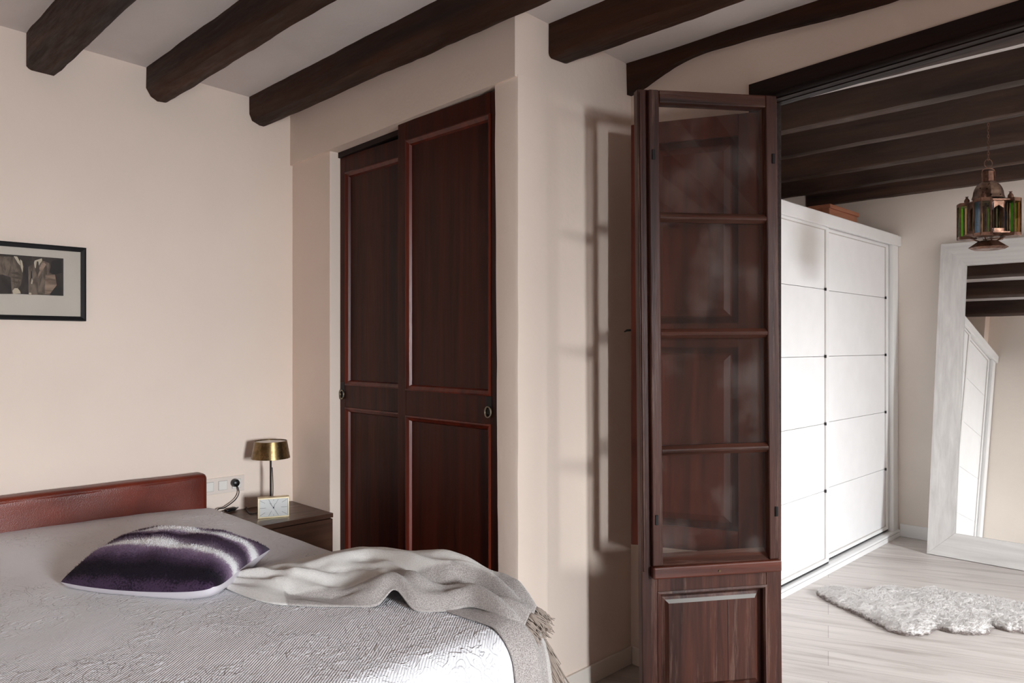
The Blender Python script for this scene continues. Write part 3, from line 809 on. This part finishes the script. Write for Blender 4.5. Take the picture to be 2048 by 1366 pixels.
# clock
ca, cb = on_z(515.5, 1038, NZ), on_z(578.5, 1033, NZ)
ex = (cb-ca); cw = ex.length; ex.normalize(); ey = Vector((-ex.y, ex.x, 0))
Mc = Matrix(((ex.x, ey.x, 0, ca.x), (ex.y, ey.y, 0, ca.y), (0, 0, 1, NZ), (0, 0, 0, 1)))
ch = .098
t = thing('alarm_clock', 'rectangular pale gold alarm clock with a white face on the nightstand', 'clock', ((ca+cb)/2).to_tuple())
bm = B(); sweep_rect(bm, 0, cw, 0, ch, [(0, 0.001), (.001, 0), (.006, 0), (.0065, .006), (.0065, .040), (0, .040)], Mc)
box(bm, .004, cw-.004, .030, .042, .004, ch-.004, Mc)
obj('case', bm, M['clock_case'], t)
bm = B(); box(bm, .006, cw-.006, .005, .008, .006, ch-.006, Mc)
hw, hh = cw/2-.0085, ch/2-.0085
ccx, ccz = cw/2, ch/2
for k in range(12):
    a = k*math.pi/6
    dx, dz = math.sin(a), math.cos(a)
    s = min(hw/abs(dx) if abs(dx) > 1e-6 else 9, hh/abs(dz) if abs(dz) > 1e-6 else 9)*.97
    ln = .027 if abs(dx) > .3 else .014
    o1, o2 = s, s-(ln if k % 6 else .007)
    p = Vector((-dz, dx)); w = .00055
    c4 = [(ccx+dx*o1+p.x*w, ccz+dz*o1+p.y*w), (ccx+dx*o1-p.x*w, ccz+dz*o1-p.y*w), (ccx+dx*o2-p.x*w, ccz+dz*o2-p.y*w), (ccx+dx*o2+p.x*w, ccz+dz*o2+p.y*w)]
    prism(bm, c4, 'Y', .0044, .0052, Mc, 1)
fc = obj('clock_face', bm, [M['clock_face'], M['plastic_black']], t)
def hand(nm, ang, ln, w, y, tail=.006):
    bm = B(); a = R(ang); dx, dz = math.sin(a), math.cos(a)
    c4 = [(ccx-dx*tail-dz*w, ccz-dz*tail+dx*w), (ccx-dx*tail+dz*w, ccz-dz*tail-dx*w), (ccx+dx*ln+dz*w*.6, ccz+dz*ln-dx*w*.6), (ccx+dx*ln-dz*w*.6, ccz+dz*ln+dx*w*.6)]
    prism(bm, c4, 'Y', y, y+.0006, Mc)
    if nm == 'hour_hand':
        tube(bm, [Mc @ Vector((ccx, .001, ccz)), Mc @ Vector((ccx, .0045, ccz))], .003, 14)
    obj(nm, bm, M['plastic_black'], fc)
hand('hour_hand', 22, .020, .0011, .0034); hand('minute_hand', -38, .030, .0008, .0026); hand('second_hand', 150, .036, .0003, .0018)
bm = B(); box(bm, .0066, cw-.0066, .0002, .0012, .0066, ch-.0066, Mc); obj('clock_glass', bm, M['glass_clear'], t)

# socket plate on the wall
q0, q1 = on_y(400, 992, YA), on_y(487, 948, YA)
t = thing('wall_socket', 'white socket and switch plate on the wall beside the headboard', 'socket', (1.62, YA, .68))
bm = B(); box(bm, 1.505, 1.727, YA-.008, YA-.0005, .672, .752, bev=.002); fr = obj('plate', bm, plain('cream_plastic', srgb(222, 208, 198), .5), t)
for xa in (1.522, 1.592):
    bm = B(); box(bm, xa, xa+.045, YA-.0095, YA-.0082, .689, .735); box(bm, xa+.001, xa+.044, YA-.011, YA-.0093, .69, .734, bev=.001, mi=1)
    obj('switch', bm, [M['line_grey'], M['plastic_white']], t)
bm = B(); box(bm, 1.662, 1.707, YA-.0095, YA-.0082, .689, .735); box(bm, 1.663, 1.706, YA-.0105, YA-.0093, .69, .734, mi=1); obj('outlet', bm, [M['line_grey'], M['plastic_white']], t)

# ------------------------------------------------------------------ glazed door leaf
hx, hy = 2.737, 1.290
fx, fy = 2.283, 1.613
lv = Vector((hx-fx, hy-fy, 0)); LW = lv.length; lv.normalize()       # from the free edge to the hinge
nv = Vector((-lv.y, lv.x, 0))
if nv.dot(Vector((1, 1, 0))) < 0: nv = -nv                           # nv points away from the bedroom viewer
tilt = R(.55)
Md = Matrix(((lv.x, nv.x, 0, fx), (lv.y, nv.y, 0, fy), (0, 0, 1, 0), (0, 0, 0, 1)))
Md = Md @ Matrix.Translation((LW, 0, 1.2)) @ Matrix.Rotation(-tilt, 4, 'Y') @ Matrix.Translation((-LW, 0, -1.2))
t = thing('glazed_door', 'open dark wooden glazed door leaf with four panes hinged at the doorway', 'door', (hx, hy, 0))
ZT = 2.365
bm = B(); box(bm, 0, .062, 0, .042, .012, ZT, Md, .003); box(bm, .006, .016, -.006, .0, .58, ZT-.01, Md, .002); obj('stile', bm, M['door'], t)
bm = B(); box(bm, LW-.062, LW, 0, .042, .012, ZT, Md, .003); obj('stile', bm, M['door'], t)
bm = B(); box(bm, .0625, LW-.0625, .001, .041, ZT-.05, ZT-.001, Md, .002); obj('rail', bm, M['door_h'], t)
bm = B(); box(bm, .0625, LW-.0625, .001, .041, .500, .575, Md, .002); obj('rail', bm, M['door'], t)
bm = B(); box(bm, .0625, LW-.0625, .001, .041, .013, .10, Md, .002); obj('rail', bm, M['door'], t)
# lower raised panel
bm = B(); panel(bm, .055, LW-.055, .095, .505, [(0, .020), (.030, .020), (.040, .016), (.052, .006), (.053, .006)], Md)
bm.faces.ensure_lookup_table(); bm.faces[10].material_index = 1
lp = obj('door_panel', bm, [M['door'], plain('pale_grey_bevel', srgb(150, 146, 142), .5)], t)  # the top bevel face has its own lighter grey
bm = B(); sweep_rect(bm, .060, LW-.060, .098, .502, [(0, -.003), (.008, -.005), (.014, .002), (.016, .02), (0, .02)], Md); obj('moulding', bm, M['door'], lp)
bm = B(); box(bm, LW*.61, LW*.61+.0016, .0052, .0062, .15, .45, Md); obj('panel_joint', bm, M['plastic_black'], lp)
# sash
s0, s1 = .036, LW-.014
t2 = []
def sash(nm, x0, x1, z0, z1, mat, y0=-.022, y1=.0195, bev=.004):
    bm = B(); box(bm, x0, x1, y0, y1, z0, z1, Md, bev); return obj(nm, bm, mat, t)
sash('sash_stile', s0, s0+.040, .603, ZT-.006, M['door'])
sash('sash_stile', s1-.044, s1, .603, ZT-.006, M['door'])
sash('sash_rail', s0+.0405, s1-.0445, 2.312, ZT-.0065, M['door_h'])
sr = sash('sash_rail', s0-.002, s1-.002, .558, .602, M['door_sill'], -.036, .0195, .006)
bm = B(); prism(bm, [(-.018, .6025), (.0185, .6025), (.0185, .640)], 'X', s0+.041, s1-.045, Md @ Matrix.Identity(4)); obj('sill_bevel', bm, M['door_h'], sr)
bm = B(); tube(bm, [Md @ Vector((LW*.52, -.0385, .577)), Md @ Vector((LW*.52, -.035, .577))], .005, 12); obj('screw', bm, M['brass'], sr)
mz = (1.026, 1.460, 1.892)
for z in mz:
    bm = B(); c = [(-.020, z-.006), (-.022, z), (-.020, z+.006), (-.006, z+.018), (.012, z+.018), (.012, z-.018), (-.006, z-.018)]
    prism(bm, c, 'X', s0+.0405, s1-.0445, Md); obj('muntin', bm, M['door_h'], t)
zz = [.612]+[v for m_ in mz for v in (m_-.014, m_+.014)]+[2.318]
for a, b in zip(zz[::2], zz[1::2]):
    bm = B(); box(bm, s0+.036, s1-.040, .004, .007, a, b, Md); obj('glass_pane', bm, M['glass'], t)
for x, z in ((s0+.016, 2.12), (s1-.016, 2.12), (s0+.016, .775), (s1-.016, .785)):
    bm = B(); box(bm, x-.006, x+.006, -.0255, -.0215, z-.02, z+.018, Md, .002); obj('pin', bm, M['metal_black'], t)
# inner solid shutter hinged on the back of the leaf
sh0 = Vector((2.705, 1.338, 0)); sh1 = Vector((2.492, 1.806, 0))
sv = (sh0-sh1); SW = sv.length; sv.normalize(); sn = Vector((-sv.y, sv.x, 0))
if sn.dot(Vector((1, 1, 0))) < 0: sn = -sn
Ms = Matrix(((sv.x, sn.x, 0, sh1.x), (sv.y, sn.y, 0, sh1.y), (0, 0, 1, 0), (0, 0, 0, 1)))
Z0, Z1 = .600, 2.312
bm = B(); st = .075
box(bm, 0, st, 0, .026, Z0, Z1, Ms, .003); box(bm, SW-st-.02, SW, 0, .026, Z0, Z1, Ms, .003)
for a, b in ((Z0, Z0+.09), (1.405, 1.50), (Z1-.085, Z1)): box(bm, st, SW-st-.02, .0005, .0255, a, b, Ms)
sh = obj('shutter', bm, M['shutter'], t)
for a, b in ((Z0+.09, 1.405), (1.50, Z1-.085)):
    bm = B(); panel(bm, st-.004, SW-st-.016, a-.004, b+.004, [(0, .018), (.028, .018), (.034, .013), (.058, .004), (.059, .004)], Ms); pn = obj('shutter_panel', bm, M['shutter'], sh)
bm = B(); tube(bm, [Ms @ Vector((.004, .012, 1.475)), Ms @ Vector((-.018, .010, 1.474)), Ms @ Vector((-.030, .008, 1.468))], [.005, .0045, .002], 8); obj('hook', bm, M['metal_black'], sh)
# floor stop behind the leaf
bm = B(); lathe(bm, [(.0, 0), (.016, 0), (.016, .012), (.011, .02), (0, .021)], 2.655, 1.86, 20)
tag(obj('door_stop', bm, M['metal_black'], smooth='auto'), 'small black door stop on the oak floor behind the glazed door', 'door stop')

# ------------------------------------------------------------------ wardrobe
wx0, wx1, wy, wz = XD2+.012, XE-.004, 1.885, 2.232
t = thing('wardrobe', 'tall white sliding door wardrobe along the dressing room wall', 'wardrobe', ((wx0+wx1)/2, 2.2, 0))
bm = B()
box(bm, wx0, wx0+.10, wy, 2.5, 0, wz, bev=.002); box(bm, wx1-.10, wx1, wy, 2.5, 0, wz, bev=.002)
box(bm, wx0+.10, wx1-.10, wy-.002, 2.5, wz-.075, wz, bev=.002); box(bm, wx0+.10, wx1-.10, wy+.06, 2.5, 0, .05)
box(bm, wx0+.10, wx1-.10, 2.48, 2.5, .05, wz-.075)
obj('carcass', bm, M['white_paint'], t)
bm = B(); box(bm, wx0, wx1, wy-.022, wy-.0025, wz-.085, wz-.012, bev=.002); obj('top_rail', bm, M['white_paint'], t)
bm = B(); box(bm, wx0, wx1, wy-.015, wy+.055, 0, .050, bev=.002); box(bm, wx0+.01, wx1-.02, wy-.0155, wy-.014, .034, .036, mi=1)
obj('bottom_rail', bm, [M['white_paint'], M['plastic_black']], t)
for nm, xa, xb, yf in (('first', wx0+.11, 3.80, wy+.030), ('left', 3.76, 4.688, wy+.004), ('right', 4.655, wx1-.115, wy+.030)):
    bm = B(); z0, z1 = .066, wz-.077
    box(bm, xa, xa+.042, yf, yf+.024, z0, z1, bev=.002); box(bm, xb-.042, xb, yf, yf+.024, z0, z1, bev=.002)
    box(bm, xa+.042, xb-.042, yf+.001, yf+.024, z0, z0+.022); box(bm, xa+.042, xb-.042, yf+.001, yf+.024, z1-.022, z1)
    dr = obj('sliding_panel_door', bm, M['white_paint'], t)
    bm = B(); sweep_rect(bm, xa+.0422, xb-.0422, z0+.0222, z1-.0222, [(0, yf+.004), (.004, yf+.004), (.004, yf+.012), (0, yf+.012)])
    obj('gasket', bm, M['gasket'], dr)
    zs = [z0+.022, .51, .927, 1.345, 1.762, z1-.022]
    for a, b in zip(zs, zs[1:]):
        bm = B(); box(bm, xa+.0445, xb-.0445, yf+.010, yf+.020, a+.0012, b-.0012, bev=.0012); obj('door_panel', bm, M['white_panel'], dr)
    for z in zs[1:-1]:
        bm = B(); box(bm, xb-.052, xb-.040, yf-.0015, yf+.008, z-.009, z+.009); obj('joint_clip', bm, M['plastic_black'], dr)
    bm = B(); box(bm, xa, xb, yf+.003, yf+.018, .054, .064); obj('bottom_guide', bm, M['plastic_black'], dr)
bm = B(); box(bm, 5.12, 5.62, 2.06, 2.36, wz+.001, 2.372, bev=.003)
box(bm, 5.11, 5.63, 2.05, 2.37, 2.35, 2.378, bev=.003)
tag(obj('storage_box', bm, M['box_wood']), 'orange brown wooden box lying on top of the white wardrobe', 'box')

# ------------------------------------------------------------------ leaning mirror
ml = 2.15; lean = math.asin((5.885-5.565)/ml)
Mm = Matrix.Translation((5.560, 1.583, .004)) @ Matrix(((0, 1, 0, 0), (-1, 0, 0, 0), (0, 0, 1, 0), (0, 0, 0, 1)))   # local x -> -Y, local y -> +X
Mm = Mm @ Matrix.Rotation(-lean, 4, 'X')
mw = 1.12
t = thing('floor_mirror', 'large whitewashed mirror leaning against the far wall', 'mirror', (5.6, 1.05, 0))
# four mitred boards
fw, dp = .162, .035
def board(nm, pts, mat):
    bm = B(); prism(bm, pts, 'Y', 0, dp, Mm); obj(nm, bm, mat, fr)
bm = B(); box(bm, .02, mw-.02, dp-.006, dp+.004, .02, ml-.02, Mm); fr = obj('mirror_frame', bm, M['whitewash'], t)
g_ = .0006
board('frame_board', [(0, 0), (fw, fw+g_), (fw, ml-fw-g_), (0, ml)], M['whitewash'])
board('frame_board', [(mw, 0), (mw-fw, fw+g_), (mw-fw, ml-fw-g_), (mw, ml)], M['whitewash'])
board('frame_board', [(0+g_, 0), (mw-g_, 0), (mw-fw-g_, fw), (fw+g_, fw)], M['whitewash_h'])
board('frame_board', [(0+g_, ml), (mw-g_, ml), (mw-fw-g_, ml-fw), (fw+g_, ml-fw)], M['whitewash_h'])
bm = B(); box(bm, fw-.004, mw-fw+.004, .016, .022, fw-.004, ml-fw+.004, Mm); obj('mirror_glass', bm, M['mirror'], t)

# ------------------------------------------------------------------ rug
RP = [(300, 730), (315, 702), (360, 690), (430, 692), (500, 702), (580, 718), (655, 722), (690, 705), (760, 694), (850, 690), (920, 710), (1010, 716), (1045, 700), (1130, 698), (1200, 720),
      (1300, 740), (1450, 755), (1560, 770), (1680, 800), (1790, 822), (1900, 860), (1990, 900), (2030, 950), (1960, 1010), (1850, 1015), (1760, 1002), (1650, 990), (1570, 966), (1535, 946), (1538, 980), (1520, 1008), (1400, 1016),
      (1250, 1000), (1140, 968), (1112, 1002), (1050, 1020), (930, 1020), (830, 1000), (760, 960), (680, 918), (600, 880), (520, 845), (450, 815), (370, 775)]
rp = [on_z(1548+x/3.538, 980+y/3.538, .012) for x, y in RP]
rp = [Vector((p.x, p.y)) for p in rp]
def inside(p):
    c = False; n = len(rp)
    for i in range(n):
        a, b = rp[i], rp[(i+1) % n]
        if (a.y > p.y) != (b.y > p.y) and p.x < (b.x-a.x)*(p.y-a.y)/(b.y-a.y)+a.x: c = not c
    return c
def nearest(p):
    best = None
    for i in range(len(rp)):
        a, b = rp[i], rp[(i+1) % len(rp)]; d = b-a
        s = max(0, min(1, (p-a).dot(d)/max(d.length_squared, 1e-9))); q = a+d*s
        l = (p-q).length
        if best is None or l < best[0]: best = (l, q)
    return best
root = thing('fur_rug', 'pale grey sheepskin shaped fur rug on the oak floor', 'rug', (4.4, 1.2, 0))
bm = B(); cs = .022
xa, xb = min(p.x for p in rp), max(p.x for p in rp); ya, yb = min(p.y for p in rp), max(p.y for p in rp)
nx, ny = int((xb-xa)/cs)+2, int((yb-ya)/cs)+2
vt = {}
def rv(i, k):
    if (i, k) in vt: return vt[(i, k)]
    p = Vector((xa+(i-.5)*cs, ya+(k-.5)*cs)); d, q = nearest(p)
    if not inside(p): p = q; d = 0
    h = .006+.030*(1-math.exp(-d/.018))+.006*noise.noise(Vector((p.x*14, p.y*14, 0)))*min(1, d/.03)
    vt[(i, k)] = (bm.verts.new((p.x, p.y, max(.004, h))), d); return vt[(i, k)]
for i in range(nx):
    for k in range(ny):
        if inside(Vector((xa+i*cs, ya+k*cs))):
            q = [rv(i, k)[0], rv(i+1, k)[0], rv(i+1, k+1)[0], rv(i, k+1)[0]]
            if len(set(q)) == 4: bm.faces.new(q)
be = [e for e in bm.edges if e.is_boundary]
r = bmesh.ops.extrude_edge_only(bm, edges=be)
for v in r['geom']:
    if isinstance(v, bmesh.types.BMVert): v.co.z = .001
obj('hide', bm, M['rug'], root, True)
bm = B(); cnt = 0
while cnt < 16000:
    p = Vector((random.uniform(xa, xb), random.uniform(ya, yb)))
    if not inside(p): continue
    d, q = nearest(p); cnt += 1
    z = .004+.030*(1-math.exp(-d/.018))
    out = (q-p); out = out/out.length if out.length > 1e-5 else Vector((0, 0))
    e = math.exp(-d/.02)
    dr = Vector((.75+.5*noise.noise(Vector((p.x*5, p.y*5, 1)))+out.x*e*1.2, -.6+.6*noise.noise(Vector((p.x*5, p.y*5, 9)))+out.y*e*1.2, .55+random.uniform(-.1, .4))).normalized()
    ln = random.uniform(.014, .030); s = Vector((-dr.y, dr.x, 0)).normalized()*.0014
    b0_ = Vector((p.x, p.y, z)); m_ = b0_+dr*ln*.6; tip = b0_+dr*ln-Vector((0, 0, ln*.35))
    tip.z = max(tip.z, .003)
    v4 = [bm.verts.new(b0_+s), bm.verts.new(b0_-s), bm.verts.new(m_-s*.8), bm.verts.new(m_+s*.8), bm.verts.new(tip)]
    bm.faces.new(v4[:4]); bm.faces.new((v4[3], v4[2], v4[4]))
obj('fur', bm, M['rug'], root, True, normals=False, kind='stuff')

# ------------------------------------------------------------------ hanging lantern
lcx, lcy = 4.305, .947
t = thing('hanging_lantern', 'pierced copper lantern with coloured glass hanging on a chain in the dressing room', 'lantern', (lcx, lcy, 2.52))
wl_ = (lcx+lcy)*SQ
def lz(y): return EYE+(HY-y)/FP*wl_
px_ = wl_/FP
bm = B()
zc = 2.52; zr = lz(327)
nl = 13
for i in range(nl):
    za = zc-(zc-zr-.015)*i/nl; zb = zc-(zc-zr-.015)*(i+1)/nl
    o = i % 2
    pts = []
    for k in range(12):
        a = 2*math.pi*k/12; r1 = .004; r2 = abs(za-zb)*.62
        pts.append((lcx+(r1*math.cos(a) if o else 0), lcy+(0 if o else r1*math.cos(a)), (za+zb)/2+r2*math.sin(a)))
    tube(bm, pts, .0011, 5, True)
obj('chain', bm, M['lantern'], t, True)
vr = Vector((SQ, -SQ, 0))
bm = B(); tube(bm, [Vector((lcx, lcy, zr))+vr*.020*math.cos(2*math.pi*k/24)+Vector((0, 0, .021*math.sin(2*math.pi*k/24))) for k in range(24)], .0016, 6, True); obj('ring', bm, M['lantern'], t, True)
bm = B()
z1, z2 = lz(338), lz(364)
tube(bm, smooth_path([Vector((lcx, lcy, z2))-vr*.030, Vector((lcx, lcy, z1-.008))-vr*.030, Vector((lcx, lcy, z1+.002)), Vector((lcx, lcy, z1-.008))+vr*.030, Vector((lcx, lcy, z2))+vr*.030], 6), .0028, 6)
lathe(bm, [(.026, z2+.002), (.026, z2-.004), (.024, lz(343)), (.0, lz(343)+.003)][::-1], lcx, lcy, 6, R(15))
obj('collar', bm, M['lantern'], t)
bm = B()
zd0, zd1 = lz(396), lz(363)
prof = [(.073, zd0-.006), (.072, zd0)]+[(.064*math.cos(a)**.8+.004, zd0+.006+(zd1-zd0-.004)*math.sin(a)) for a in [R(x) for x in (5, 18, 32, 46, 60, 72, 82)]]+[(.0, zd1+.003)]
lathe(bm, prof, lcx, lcy, 8, R(22.5-45)); obj('dome', bm, M['pierced'], t)
zt, zb = lz(406), lz(470)
bm = B()
lathe(bm, [(.0, zt+.012), (.075, zt+.012), (.108, zt+.002), (.108, zt-.003), (.0, zt-.003)][::-1], lcx, lcy, 8, R(22.5-45))
obj('roof_plate', bm, M['lantern'], t); bm = B()
lathe(bm, [(.0, zb+.004), (.108, zb+.004), (.108, zb-.002), (.06, zb-.012), (.0, zb-.012)][::-1], lcx, lcy, 8, R(22.5-45))
obj('floor_plate', bm, M['lantern'], t)
cols = [M['g_amber'], M['g_green'], M['g_blue'], M['glass_clear'], M['g_blue'], M['g_amber']]
yaw = math.atan2(-1, -1)      # towards the bedroom
for k in range(4):
    a = yaw+R(45)+k*R(90)
    tx, ty = lcx+.094*math.cos(a), lcy+.094*math.sin(a); tr = .042
    bm = B(); hexp = [(tx+tr*math.cos(a+i*math.pi/3), ty+tr*math.sin(a+i*math.pi/3)) for i in range(6)]
    za, zb_ = zb-.012, zt+.006
    for p in hexp: box(bm, p[0]-.0035, p[0]+.0035, p[1]-.0035, p[1]+.0035, za, zb_)
    def sc(s): return [(tx+(p[0]-tx)*s, ty+(p[1]-ty)*s) for p in hexp]
    prism(bm, sc(1.06), 'Z', za-.004, za+.012); prism(bm, sc(1.06), 'Z', zb_-.014, zb_+.003)
    tw = obj('tower', bm, M['lantern'], t)
    for i in range(6):
        p, q = hexp[i], hexp[(i+1) % 6]; mx_, my_ = (p[0]+q[0])/2, (p[1]+q[1])/2
        dx_, dy_ = q[0]-p[0], q[1]-p[1]; l_ = math.hypot(dx_, dy_)
        Mg = Matrix(((dx_/l_, -dy_/l_, 0, p[0]), (dy_/l_, dx_/l_, 0, p[1]), (0, 0, 1, 0), (0, 0, 0, 1)))
        bm = B(); box(bm, .004, l_-.004, -.001, .001, za+.012, zb_-.014, Mg); obj('glass_pane', bm, cols[(i+k) % 6], tw)
    bm = B(); lathe(bm, [(.0, zb_+.003), (.012, zb_+.003), (.013, zb_+.018), (.007, zb_+.028), (.004, zb_+.034), (.009, zb_+.037), (.0, zb_+.039)], tx, ty, 12); obj('finial', bm, M['lantern'], tw, 'auto')
    # arched opening on the face between two towers
    a2 = yaw+k*R(90)
    c_ = Vector((lcx+.078*math.cos(a2), lcy+.078*math.sin(a2), 0)); e_ = Vector((-math.sin(a2), math.cos(a2), 0)); n_ = Vector((math.cos(a2), math.sin(a2), 0))
    Ma = Matrix(((e_.x, n_.x, 0, c_.x), (e_.y, n_.y, 0, c_.y), (0, 0, 1, 0), (0, 0, 0, 1)))
    bm = B(); hw_ = .044
    box(bm, -hw_, -hw_+.009, -.003, .003, zb, zt, Ma); box(bm, hw_-.009, hw_, -.003, .003, zb, zt, Ma); box(bm, -hw_, hw_, -.003, .003, zb, zb+.022, Ma); box(bm, -hw_, hw_, -.003, .003, zt-.018, zt, Ma)
    zs_ = zt-.06
    arch = [(-hw_+.008, zs_), (-hw_+.016, zs_+.016), (-.018, zs_+.026), (0, zs_+.036)]
    for (xa_, za_), (xb2, zb2) in zip(arch, arch[1:]):
        for s in (1, -1):
            prism(bm, [(s*xa_, za_), (s*xb2, zb2), (s*xb2, zt-.016), (s*xa_, zt-.016)], 'Y', -.002, .002, Ma)
    obj('arch_panel', bm, M['lantern'], t)
bm = B()
zs1, zs2, zs3 = zb-.012, lz(483), lz(499)
for k in range(4):
    a = yaw+R(45)+k*R(90)
    tube(bm, [(lcx+.075*math.cos(a), lcy+.075*math.sin(a), zs1), (lcx+.035*math.cos(a), lcy+.035*math.sin(a), zs2)], .004, 6)
lathe(bm, [(.0, zs2+.002), (.044, zs2+.002), (.088, zs3+.010), (.070, zs3), (.0, zs3-.001)][::-1], lcx, lcy, 8, R(22.5))
obj('lower_dish', bm, M['lantern'], t)

# ------------------------------------------------------------------ light: sky through the two windows
def area(name, loc, sx, sy, energy, col, rot, spread):
    l = bpy.data.lights.new(name, 'AREA'); l.shape = 'RECTANGLE'; l.size = sx; l.size_y = sy; l.energy = energy; l.color = col; l.spread = R(spread)
    o = bpy.data.objects.new(name, l); C.objects.link(o); o.location = loc; o.rotation_euler = rot
    return o
area('window_daylight', (.48, Y0-2.4, 1.88), 1.7, 1.5, 1280, (.91, .965, 1), (R(90-8), 0, 0), 180)
area('window_daylight', (3.85, Y0-2.4, 3.2), 2.3, 2.3, 1700, (.93, .975, 1), (R(90-22), 0, 0), 180)
w = bpy.data.worlds.new('sky'); bpy.context.scene.world = w; w.use_nodes = True
w.node_tree.nodes['Background'].inputs['Color'].default_value = (.8, .88, 1, 1)
w.node_tree.nodes['Background'].inputs['Strength'].default_value = 1.0

# ------------------------------------------------------------------ camera and view
cam = bpy.data.cameras.new('camera'); co = bpy.data.objects.new('camera', cam); C.objects.link(co)
co.location = (0, 0, EYE); co.rotation_euler = (R(90), 0, R(-45))
cam.sensor_width = 36; cam.lens = FP/2048*36; cam.shift_y = (HY-683)/2048; cam.clip_start = .05
sc = bpy.context.scene
sc.camera = co
sc.view_settings.view_transform = 'Standard'; sc.view_settings.look = 'None'; sc.view_settings.gamma = 1
sc.view_settings.use_curve_mapping = False; sc.view_settings.exposure = .3
try:
    sc.cycles.max_bounces = 10; sc.cycles.diffuse_bounces = 6; sc.cycles.transparent_max_bounces = 16
    sc.cycles.use_denoising = True; sc.cycles.sample_clamp_indirect = 6
    sc.cycles.caustics_reflective = False; sc.cycles.caustics_refractive = False
except Exception: pass
